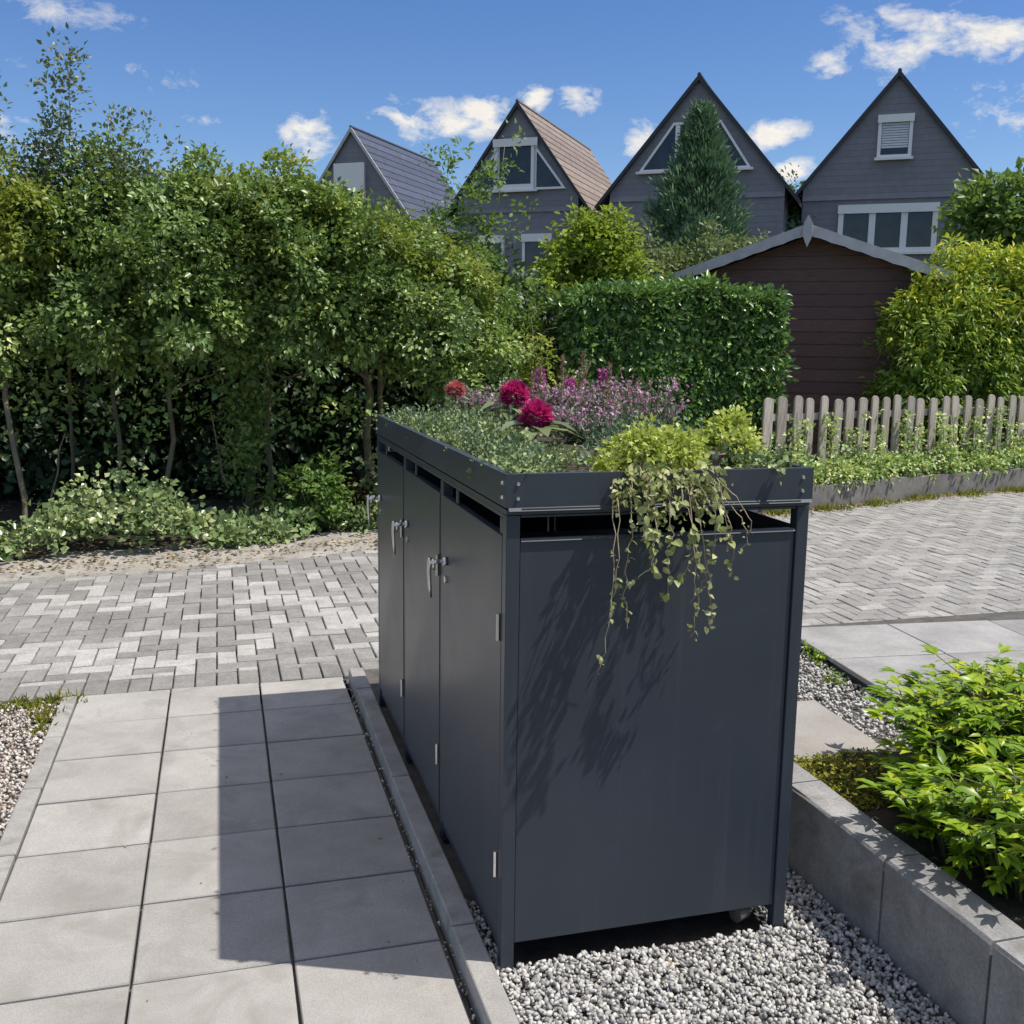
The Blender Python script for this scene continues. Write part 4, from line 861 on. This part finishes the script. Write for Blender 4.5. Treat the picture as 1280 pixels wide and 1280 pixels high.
def conifer():
    b = np.array([9.25, 18.3, 0]); root = empty('conifer', tuple(b), label='tall pointed blue green conifer covering part of a gable window', cat='tree')
    mb = MB(); limb(mb, (0, 0, -.1), (0, 0, 6.4), .16, .02, .03, 10, 9); mb.build('trunk', M['bark'], root, smooth=True)
    n = 1000; z = rng.uniform(.6, 6.38, n); R = 1.2*np.clip((6.5-z)/2.9, 0, 1)**1.0
    a = rng.uniform(0, 6.283, n); rr = R*(.45+.6*np.sqrt(rng.random(n)))*(1+.15*np.sin(a*5+z*3))*rng.uniform(.65, 1.25, n)
    P = np.stack([np.cos(a)*rr, np.sin(a)*rr, z], 1); O = np.stack([np.cos(a)*.6, np.sin(a)*.6, np.full(n, .9)], 1)
    Pp, T, N, S, Rr = sprays(P, O, 34, .17, .15, flat=.5, up=.3, out=.3)
    T = unit(T*.5+np.repeat(unit(O), 34, 0)); leaves('crown', Pp, T, N, S, Rr, M['conifer'], root, w=.14)
conifer()
def bush():
    b = np.array([8.05, 8.45, .18]); root = empty('bamboo_bush', tuple(b), label='big lime and green narrow leaved bush behind the right part of the picket fence', cat='bush')
    mb = MB()
    for q in range(16): limb(mb, (rng.uniform(-.5, .5), rng.uniform(-.2, .2), -.05), (rng.uniform(-.9, .9), rng.uniform(-.35, .3), rng.uniform(1.6, 2.3)), .018, .005, .04, 7, 5)
    mb.build('stems', M['stem'], root, smooth=True)
    C, O = ell([(-.35, .1, 1.25), (.35, .2, 1.6), (.9, .2, 1.4), (.2, .1, .7), (-.15, .15, 2.05), (.75, .2, 2.1), (1.2, .2, 1.7)], [(.78, .5, .95), (.8, .5, 1.0), (.75, .5, 1.05), (.9, .45, .75), (.5, .4, .6), (.6, .4, .55), (.5, .4, .8)], 760, .2, .22)
    C[:, 0] = np.maximum(C[:, 0], -.86+.12*rng.random(len(C)))
    C[:, 1] = np.maximum(C[:, 1], wally(C[:, 0]+8.05)+.55-8.45)
    C[:, 2] = np.maximum(C[:, 2], .05)
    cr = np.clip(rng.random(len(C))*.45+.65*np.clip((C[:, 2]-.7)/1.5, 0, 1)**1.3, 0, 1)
    i = rng.random(len(C)) < .92
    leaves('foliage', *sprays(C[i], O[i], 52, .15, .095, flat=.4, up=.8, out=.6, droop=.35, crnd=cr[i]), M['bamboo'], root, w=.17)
bush()
tree('viburnum_tree', 'taller dark leaved tree rising behind the lime bush at the right edge', (10.0, 10.6, .1), [(10, 10.6, 3)], ([(10.1, 10.5, 3.7), (10.45, 10.2, 3.3), (10.3, 10.4, 2.5), (9.8, 10.6, 3.4)], [(.38, .42, .45), (.6, .5, .6), (.9, .6, 1.0), (.32, .4, .36)]), M['mid'], 190, 34, .22, .12, group=GB, r=.06)
for i, (x, y, z, r_, lab) in enumerate(((27, 29, 5.2, 2.6, 'distant dark tree at the right picture edge behind the bush'), (20.5, 32, 5.6, 2.2, 'distant dark tree seen between the two right houses'), (31, 33, 5.5, 3, 'distant tree beyond the right edge of the house row'), (-2.5, 26, 2.2, 2.2, 'distant tree hidden low behind the hedge at left'), (-7, 22, 2, 2.3, 'distant tree beyond the left end of the hedge'), (12.8, 13.6, 1.8, 1.3, 'garden tree behind the lime bush and shed'), (16.5, 15.5, 2.3, 1.6, 'garden tree at right behind the dark leaved tree'))):
    tree('distant_tree', lab, (x, y, 0), [(x, y, z*.7)], ([(x, y, z*.75), (x+.7, y, z*.5), (x-.7, y, z*.5)], [(r_, r_, z*.33), (r_, r_, z*.45), (r_, r_, z*.45)]), M['dark'], 260, 26, .5, .24, group='distant trees beyond the gardens', r=.15)

# variegated shrubs along the wall, shoots climbing the pickets
k = 0
labs = ['next to the far corner of the bin store', 'second from the bin store', 'third from the bin store', 'with the tallest pale shoot', 'left of the picture edge', 'at the right picture edge', 'beyond the right picture edge']
for i, x in enumerate((4.35, 4.9, 5.45, 6.05, 6.65, 7.25, 7.85, 8.45, 9.05)):
    lab = 'cream and green shrub under the picket fence, '+['hidden behind the bin store planter', 'beside the bin store corner', 'second right of the bin store corner', 'third right of the bin store corner', 'in the middle of the fence', 'just right of the fence middle', 'second from the right picture edge', 'at the right picture edge', 'beyond the right picture edge'][i]
    root = empty('variegated_shrub', (x, wally(x)+.15, .16), label=lab, cat='shrub', group='cream and green shrubs along the low wall')
    mb = MB(); shoots = []
    for q in range(5):
        h = rng.uniform(.3, .78); p0 = (rng.uniform(-.25, .25), rng.uniform(-.02, .1), 0); p1 = (p0[0]+rng.normal(0, .05), p0[1]+.03, h)
        limb(mb, p0, p1, .006, .003, .012, 5, 5); m = int(h*26); t = rng.random(m)[:, None]; shoots.append(np.array(p0)+(np.array(p1)-np.array(p0))*t+rng.normal(0, .025, (m, 3)))
    mb.build('stems', M['stem'], root)
    C, O = ell([(0, 0, .14), (.2, .0, .10), (-.2, -.02, .09)], [(.24, .14, .15), (.18, .14, .13), (.2, .15, .12)], 46, .3, .2)
    C[:, 2] = np.maximum(C[:, 2], -.04)
    s1 = sprays(C, O, 20, .085, .048); s2 = sprays(np.concatenate(shoots), np.tile([0, -.7, .5], (sum(map(len, shoots)), 1)), 6, .045, .045)
    leaves('foliage', *cat_(s1, s2), M['varieg'], root, w=.36)
shrub('orange_heuchera', 'small yellow and orange leaved plant just above the right corner of the planter', (4.55, wally(4.55)+.02, .16), (.12, .1, .16), M['coral'], 16, 10, .06, .035)

# tufts of grass and moss
def tufts(name, C, n, h, mat, lean=.5):
    P = np.repeat(np.asarray(C), n, 0)+rng.normal(0, .02, (len(C)*n, 3))*[1, 1, 0]; T = rng.normal(0, lean, P.shape)+[0, 0, 1]
    return tag(leaves(name, P, T, rng.normal(0, 1, P.shape), rng.uniform(.5, 1.3, len(P))*h, rng.random(len(P)), mat, w=.07, droop=.3), kind='stuff')
c = np.concatenate([np.stack([rng.normal(-1.5, .1, 34), rng.normal(2.50, .03, 34), np.full(34, -.08)], 1), np.stack([rng.normal(-1.42, .02, 18), rng.normal(2.3, .1, 18), np.full(18, -.08)], 1), np.stack([rng.normal(-1.8, .12, 14), rng.normal(2.53, .03, 14), np.full(14, -.08)], 1)])
tufts('grass', c, 9, .045, M['grass'])
xw = np.concatenate([rng.normal(m, .16, 22) for m in (4.6, 5.3, 6.0, 6.7, 7.5, 8.3)])
tufts('grass', np.stack([xw, wally(xw)-.06-np.abs(rng.normal(0, .10, len(xw))), np.full(len(xw), -.07)], 1), 8, .07, M['grass'])
xw = rng.uniform(4.0, 9.5, 1500); yy = wally(xw)-.03-np.abs(rng.normal(0, .11, 1500))
tag(leaves('leaf_litter', np.stack([xw, yy, np.full(1500, -.052)], 1), rng.normal(0, 1, (1500, 3))*[1, 1, .2], rng.normal(0, .3, (1500, 3))+[0, 0, 1], rng.uniform(.02, .04, 1500), rng.random(1500), M['litter']), kind='stuff')
P = np.stack([rng.uniform(1.12, 1.46, 2400), rng.uniform(.20, .59, 2400), .175+rng.random(2400)*.03], 1)
tag(leaves('moss', P, rng.normal(0, 1, (2400, 3))*[1, 1, .4], rng.normal(0, .5, (2400, 3))+[0, 0, 1], rng.uniform(.008, .022, 2400), rng.random(2400), M['moss']), kind='stuff')
xy = np.concatenate([scatter(1.13, 2.4, -.9, .5, 160), scatter(.05, 1.0, -.7, 0, 16), scatter(-1.3, -.12, -.3, 2.5, 22)])
tag(leaves('fallen_leaves', np.concatenate([xy, np.where(xy[:, :1] > 1.1, .185, np.where(xy[:, :1] > 0, -.004, -.055))], 1), rng.normal(0, 1, (len(xy), 3))*[1, 1, .15], rng.normal(0, .3, (len(xy), 3))+[0, 0, 1], rng.uniform(.008, .03, len(xy))*np.where(xy[:, 0] < 1, .6, 1), rng.random(len(xy)), M['litter']), kind='stuff')
# crumbs of grit and leaf in the joint beside the kerb
xy = np.concatenate([np.stack([rng.normal(-.095, .008, 170), rng.uniform(-.5, 2.5, 170)], 1), np.stack([rng.uniform(-.25, -.1, 12), rng.uniform(.1, .6, 12)], 1)])
stones('grit', xy, np.full(len(xy), -.058), .008, M['pebble'])

# ------------------------------------------------------------------ peony plants in the bed
def peony(base, H, Rr, nst, label, lean=.55):
    root = empty('peony_plant', base, label=label, cat='plant', group='bright green leafy plants in the right bed')
    mb = MB(); Ps, Ts, Ns, Ss, Rs = [], [], [], [], []
    for q in range(nst):
        a = q*2.399+rng.normal(0, .2); f = math.sqrt((q+.5)/nst); tip = np.array([math.cos(a)*Rr*f, math.sin(a)*Rr*f, H*(1-.42*f*f)*rng.uniform(.85, 1.1)])
        p0 = np.array([math.cos(a)*.10*f, math.sin(a)*.10*f, -.02]); mid = (p0+tip)/2+np.array([0, 0, H*.12])
        pts = [p0, (p0+mid)/2, mid, (mid+tip)/2+np.array([0, 0, .01]), tip]; mb.tube(pts, [.004, .004, .0035, .003, .002], 5)
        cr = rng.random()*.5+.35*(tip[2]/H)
        for lv in range(6):                                                # compound leaves up the stem
            tt = .30+.14*lv; i = min(3, int(tt*4)); pp = pts[i]+(pts[i+1]-pts[i])*(tt*4-i)
            aa = a+rng.normal(0, .9)+lv*2.2*(lv < 5); pet = rng.uniform(.05, .11)
            dr = np.array([math.cos(aa), math.sin(aa), rng.uniform(.0, .5)]); dr = dr/np.linalg.norm(dr); e = pp+dr*pet
            mb.tube([pp, e], [.002, .0015], 4)
            side = np.cross(dr, (0, 0, 1)); side = side/np.linalg.norm(side)
            for g, (sd, fw_, off) in enumerate(((0, 1, 1.), (.55, .85, .85), (-.55, .85, .85), (1.0, .35, .62), (-1.0, .35, .62), (.28, 1, .9), (-.28, 1, .9))):
                d = dr*fw_+side*sd+np.array([0, 0, .10]); Ps.append(e-dr*(.03 if abs(sd) > .9 else 0)); Ts.append(d+rng.normal(0, .10, 3)); Ns.append(np.array([0, 0, 1])+dr*.25+rng.normal(0, .22, 3))
                Ss.append(rng.uniform(.048, .078)*off); Rs.append(np.clip(cr+rng.normal(0, .14), 0, .88))
    mb.build('stems', M['stem'], root)
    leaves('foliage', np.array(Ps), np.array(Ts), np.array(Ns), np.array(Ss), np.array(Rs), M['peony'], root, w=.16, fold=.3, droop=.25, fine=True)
    return root
peony((1.72, .22, .17), .36, .38, 160, 'large bright green bushy plant in the bed behind the edging')
peony((1.36, -.30, .17), .31, .22, 44, 'smaller yellow green leafy plant at the lower right picture edge')
peony((2.2, .02, .17), .33, .36, 64, 'bright green leafy plant cut by the right picture edge')
peony((1.42, .08, .17), .20, .17, 30, 'low leafy side shoots hanging over the edging before the large plant')
peony((1.33, -.08, .17), .19, .17, 30, 'low leafy shoots over the edging nearest the lower right plant')
peony((1.95, -.25, .17), .28, .32, 34, 'leafy plant further along the bed outside the right picture edge')
for x, y, r_, lab in ((2.14, 1.92, .055, 'tiny bright green weed touching the corner of the grey terrace'), (2.03, 1.66, .062, 'tiny bright green weed in the middle of the gravel strip'), (2.17, 2.08, .04, 'faint small weed on the edge of the terrace')):
    shrub('weed', lab, (x, y, .035), (r_*.7, r_*.7, .03), M['peony'], 10, 8, .025, .02, group='weeds in the gravel strip')

# ------------------------------------------------------------------ planting on the bin store roof
ZS = 1.225
# silvery sedum mat
n = 380; x = rng.uniform(.025, .40, n); y = rng.uniform(.04, 2.04, n); keep = (np.hypot(x-.35, (y-.78)*.55) > .16) & ~((y < .32) & (x > .16)); hgt = .004+.034*(.5+.5*np.sin(x*17+y*9))*(.5+.5*np.cos(y*11))
P = np.stack([x, y, ZS+hgt*rng.uniform(.4, 1.2, n)], 1)[keep]
tag(leaves('sedum_groundcover', *sprays(P, np.tile([0, 0, 1.], (len(P), 1)), 52, .036, .013, flat=.5, up=.5, jit=.7), M['sedum'], w=.40), kind='stuff')
n = 170; P = np.stack([rng.uniform(.05, .78, n), rng.uniform(.1, 2.0, n), ZS+rng.uniform(.005, .03, n)], 1); P = P[np.hypot(P[:, 0]-.35, (P[:, 1]-.76)*.5) > .17]; n = len(P)
tag(leaves('low_groundcover', *sprays(P, np.tile([0, 0, 1.], (n, 1)), 36, .05, .018, flat=.5), M['lavender'], w=.3), kind='stuff')
# dahlias
def dahlia(x, y, zh, rh, label, mat=M['crimson'], nl=9, ls=.125):
    root = empty('dahlia', (x, y, ZS), label=label, cat='flower', group='dahlias on the planter')
    h = zh-ZS; mb = MB(); mb.tube([(0, .02, 0), (.005, .01, h*.5), (0, 0, h-.01)], [.005, .0045, .004], 7); mb.build('stem', M['stem'], root)
    m = 260; i = np.arange(m); ph = i*2.39996; ct = 1-1.55*(i+.5)/m; st = np.sqrt(np.maximum(0, 1-ct*ct))
    d = np.stack([np.cos(ph)*st, np.sin(ph)*st, ct], 1)
    P = d*rh*.5+[0, 0, h]; leaves('flower_head', P, d+rng.normal(0, .22, d.shape), np.array([0, 0, 1.])+rng.normal(0, .1, d.shape)-d*.5*d[:, 2:3], rh*(.38+.26*rng.random(m)), .35+.4*rng.random(m)-.25*(ct < 0)*0, mat, root, w=.24, fold=-.35, droop=-.1, fine=True)
    for q in range(nl):
        a = -1.57+(q-(nl-1)/2)*.62+(q % 2)*.2; z = h*(.45+.40*((q*3) % nl)/nl); dr = np.array([math.cos(a), math.sin(a), .22])
        leaves('leaf', [np.array([0, 0.01, z])+dr*.01], [dr], [np.array([0, 0, 1.])-dr*.3], [ls*rng.uniform(.8, 1.15)], [rng.uniform(.3, 1)], M['bigleaf'], root, w=.26, fold=.25, droop=.35, fine=True)
dahlia(.35, .91, 1.318, .063, 'crimson pompon dahlia, the lower and nearer of two, with big pale leaves')
dahlia(.43, 1.45, 1.362, .062, 'crimson pompon dahlia standing behind and above the other one')
dahlia(.29, 1.85, 1.362, .045, 'small coral pink flower near the far left edge of the planter', M['coral'], 5, .07)
# pink flowering clump, several plants
def floret_plant(name, label, base, H, Rr, nst, petal, fol, group, dens=16, leafs=22, fs=.009, top=.45):
    root = empty(name, base, label=label, cat='flower', group=group); mb = MB(); FP, LP = [], []
    for q in range(nst):
        a = rng.uniform(0, 6.28); f = math.sqrt(rng.random()); tip = np.array([math.cos(a)*Rr*f, math.sin(a)*Rr*f, H*rng.uniform(.65, 1.1)]); p0 = tip*[.4, .4, 0]
        mb.tube([p0, (p0+tip)/2+rng.normal(0, .006, 3), tip], [.002, .0018, .0012], 4)
        t = rng.uniform(1-top, 1.02, dens)[:, None]; FP.append(p0+(tip-p0)*t+rng.normal(0, .011, (dens, 3)))
        t = rng.uniform(.02, .85, leafs)[:, None]; LP.append(p0+(tip-p0)*t+rng.normal(0, .016, (leafs, 3)))
    mb.build('stems', M['stem'], root); F = np.concatenate(FP); L = np.concatenate(LP)
    leaves('foliage', L, rng.normal(0, .7, L.shape)+[0, 0, .5], rng.normal(0, 1, L.shape)+[0, 0, .6], rng.uniform(.013, .028, len(L)), rng.random(len(L)), fol, root, w=.2)
    if dens:
        k = 4; FF = np.repeat(F, k, 0); D = rng.normal(0, 1, FF.shape)
        leaves('blossom', FF, D, rng.normal(0, 1, FF.shape), rng.uniform(.7, 1.3, len(FF))*fs, np.repeat(rng.random(len(F)), k), petal, root, w=.42)
    return root
GP = 'pink flowering plants on the planter'
for x, y, H, lab in ((.55, 1.55, .155, 'pale pink flowering plant right behind the two dahlias'), (.66, 1.25, .165, 'pale pink flowering plant in the middle of the planter'), (.56, 1.0, .115, 'pale pink flowering plant just right of the front dahlia'),
                     (.72, 1.65, .16, 'pale pink flowering plant under the tall purple spike'), (.42, 1.95, .14, 'pale pink flowering plant at the far end of the planter'), (.60, 1.9, .15, 'pale pink flowering plant at the far right end of the planter')):
    floret_plant('pink_verbena', lab, (x, y, ZS), H, .13, 30, M['pink'], M['lavender'], GP, dens=9, leafs=30)
for x, y, H, lab in ((.80, 1.05, .20, 'reddish stemmed plant with loose pink flowers behind the lime green mounds'), (.78, 1.38, .21, 'reddish stemmed loose pink plant beneath the dry stalks')):
    floret_plant('pink_gaura', lab, (x, y, ZS), H, .14, 34, M['pink'], M['lavender'], GP, dens=8, top=.6, leafs=16)
for x, y, H, lab in ((.56, .58, .075, 'low grey green foliage plant between the front dahlia and the lime mound'), (.66, .78, .10, 'grey green foliage plant behind the lime mound'), (.74, .62, .08, 'grey green foliage between the two lime mounds')):
    floret_plant('lavender_plant', lab, (x, y, ZS), H, .12, 46, M['pink'], M['lavender'], 'grey green foliage plants on the planter', dens=0, leafs=26)
def spike(x, y, zt, label, base=None):
    root = empty('purple_spike', (x, y, ZS), label=label, cat='flower', group='purple flower spikes on the planter'); h = zt-ZS
    mb = MB(); mb.tube([(0, 0, 0), (.004, 0, h*.5), (0, 0, h)], [.003, .0025, .0015], 5); mb.build('stem', M['stem'], root)
    n = 260; t = rng.random(n); z = h*(.42+.52*t); rr = .030*(1-.7*t)+.006; a = rng.uniform(0, 6.28, n); P = np.stack([np.cos(a)*rr*.5, np.sin(a)*rr*.5, z], 1)
    leaves('blossom', P, np.stack([np.cos(a), np.sin(a), rng.uniform(-.2, .7, n)], 1), rng.normal(0, 1, (n, 3)), rng.uniform(.010, .018, n), rng.random(n), M['magenta'], root, w=.42)
for x, y, z, lab in ((.64, 1.8, 1.435, 'purple pink flower spike left of the others, above the second dahlia'), (.67, 1.52, 1.412, 'purple pink flower spike in the middle, leaning clump'), (.70, 1.58, 1.40, 'short purple pink flower spike beside the middle one'), (.76, 1.38, 1.45, 'tallest purple pink flower spike, nearest the dry stalks')):
    spike(min(x, .77), y, z+.03, lab)
for i in range(9):
    x, y = .46+.035*i+rng.normal(0, .012), 1.75-.075*i+rng.normal(0, .05); h = (.17, .19, .22, .26, .29, .27, .30, .26, .21)[i]
    root = empty('dry_stalk', (min(x, .78), y, ZS), label='thin brown dry flower stalk among the pink flowers, '+['first from the left', 'second from the left', 'third from the left', 'fourth from the left', 'in the middle of the row', 'fourth from the right', 'third from the right', 'second from the right', 'rightmost'][i], cat='flower stalk', group='dry flower stalks on the planter')
    mb = MB(); ln = rng.normal(.02, .03); pts = [(0, 0, 0), (ln*.4, 0, h*.5), (ln, 0, h)]; mb.tube(pts, [.0036, .0034, .0028], 5); mb.build('stem', M['drystem'], root)
    n = 130; t = rng.random(n); P = np.stack([ln*(.45+.55*t), np.zeros(n), h*(.55+.45*t)], 1)+rng.normal(0, .0035, (n, 3))
    leaves('seed_head', P, rng.normal(0, .5, (n, 3))+[0, 0, .7], rng.normal(0, 1, (n, 3)), rng.uniform(.008, .014, n), rng.random(n), M['litter'], root, w=.35)
# lime mounds and trailing stems
def mound(name, label, base, rad, mat, nc, nl, size, trails=(), tmat=None, fine=False):
    root = empty(name, base, label=label, cat='plant', group='lime green plants on the planter')
    C, O = ell([(0, 0, rad[2]*.2)], [rad], nc, .3, .2); C[:, 2] = np.maximum(C[:, 2], .002)
    leaves('foliage', *sprays(C, O, nl, .032, size, flat=.4, up=.6, jit=.6), mat, root, w=.42)
    if len(trails) > 5:
        k = 34; X = rng.uniform(-.13, .13, k); Z = -rng.random(k)**1.4*.15*(1-(X/.17)**2)+.015; Cn = np.stack([X, -.11-rng.uniform(.005, .045, k), Z], 1)
        leaves('hanging_leaves', *sprays(Cn, np.tile([.1, -1, .3], (k, 1)), 10, .028, .019, flat=.5, up=.3, out=.8, jit=.6, droop=.5), tmat, root, w=.36)
    for pts, ls, dens in trails:
        pts = [np.array(p, float)-np.array(base) for p in pts]
        fine_pts = []
        for a, b in zip(pts[:-1], pts[1:]):
            for t in np.linspace(0, 1, 6)[:-1]: fine_pts.append(a+(b-a)*t+rng.normal(0, .0035, 3))
        fine_pts.append(pts[-1]); mb = MB(); mb.tube(fine_pts, list(np.linspace(.0015, .0008, len(fine_pts))), 5, a=.7)
        st = mb.build('trailing_stem', M['drystem'], root)
        fp = np.array(fine_pts); L = np.linalg.norm(np.diff(fp, axis=0), axis=1).sum(); m = max(4, int(L*dens*1.15))
        u = np.sort(rng.random(m)**1.25)*(len(fp)-1); i = np.minimum(u.astype(int), len(fp)-2); P = fp[i]+(fp[i+1]-fp[i])*(u-i)[:, None]+rng.normal(0, .007, (m, 3))*[1, .6, 1]
        T = rng.normal(0, .6, (m, 3))+[0, -.35, -.3]
        leaves('leaf_pairs', P, T, rng.normal(0, .6, (m, 3))+[0, -.6, .5], rng.uniform(.45, 1.1, m)*ls*.8, rng.random(m), tmat or mat, st, w=.33, fine=True)['kind'] = 'stuff'
    return root
Y0 = -.02
tr_ = [([(.32, .05, 1.27), (.30, -.03, 1.24), (.29, -.07, 1.12), (.285, -.06, 1.02), (.30, -.04, .87)], .030, 75),
       ([(.36, .05, 1.27), (.35, -.04, 1.23), (.345, -.10, 1.13), (.33, -.10, 1.04), (.31, -.07, 1.0)], .034, 90),
       ([(.40, .05, 1.28), (.41, -.05, 1.24), (.42, -.12, 1.15), (.43, -.13, 1.07), (.40, -.12, 1.01)], .034, 80),
       ([(.46, .05, 1.27), (.47, -.04, 1.24), (.50, -.10, 1.14), (.49, -.10, 1.05), (.47, -.09, .99), (.455, -.06, .93)], .030, 70),
       ([(.52, .05, 1.26), (.53, -.04, 1.22), (.545, -.08, 1.12), (.56, -.07, 1.03), (.565, -.05, .99)], .028, 65),
       ([(.43, .03, 1.27), (.44, -.06, 1.2), (.45, -.10, 1.0), (.47, -.08, .92), (.465, -.05, .84)], .024, 50),
       ([(.45, .03, 1.27), (.46, -.06, 1.18), (.475, -.10, 1.02), (.50, -.09, .93), (.51, -.07, .87), (.505, -.07, .91)], .024, 50),
       ([(.28, .04, 1.26), (.265, -.04, 1.2), (.25, -.09, 1.05), (.235, -.09, .93), (.23, -.085, .90)], .026, 36),
       ([(.27, .04, 1.26), (.25, -.05, 1.19), (.235, -.10, 1.0), (.215, -.10, .83), (.21, -.09, .775)], .026, 26),
       ([(.50, .03, 1.26), (.54, -.06, 1.19), (.585, -.09, 1.11), (.61, -.07, 1.10)], .02, 20),
       ([(.53, .03, 1.255), (.56, -.05, 1.2), (.60, -.08, 1.13), (.585, -.07, 1.05)], .02, 26),
       ([(.38, .04, 1.28), (.38, -.06, 1.23), (.37, -.13, 1.12), (.36, -.13, 1.08), (.37, -.1, .95)], .034, 80),
       ([(.49, .04, 1.27), (.50, -.06, 1.22), (.51, -.11, 1.15), (.53, -.10, 1.08)], .034, 85),
       ([(.34, .04, 1.28), (.33, -.06, 1.23), (.31, -.11, 1.15), (.30, -.10, 1.10)], .034, 85)]
mound('creeping_jenny', 'lime green creeping plant spilling over the front rim with long trailing stems', (.41, .10, ZS+.01), (.135, .10, .09), M['jenny'], 150, 44, .015, tr_, M['trail'])
mound('lime_heuchera', 'rounded lime green plant near the right rear corner of the planter front', (.745, .33, ZS+.02), (.075, .09, .085), M['jenny'], 90, 44, .016)
mound('ivy_sprig', 'grey green ivy sprig at the right rim of the planter hanging slightly over the edge', (.73, .10, ZS), (.07, .07, .03), M['sedum'], 22, 18, .02,
      [([(.70, .05, 1.25), (.70, -.02, 1.256), (.705, -.03, 1.235)], .028, 140), ([(.72, .06, 1.25), (.66, .02, 1.258), (.60, .03, 1.25)], .025, 90)], M['sedum'])
mb = MB(); mb.tube([(0, 0, 0), (.0, 0, .045)], [.03, .036], 12); mb.tube([(0, 0, .045), (0, 0, .06)], [.036, .05], 12)
o = mb.build('stone_ornament', M['terracotta'], smooth=False); o.location = (.615, .20, 1.212); tag(o, 'small brown clay pot half buried between the two lime green mounds', 'pot')
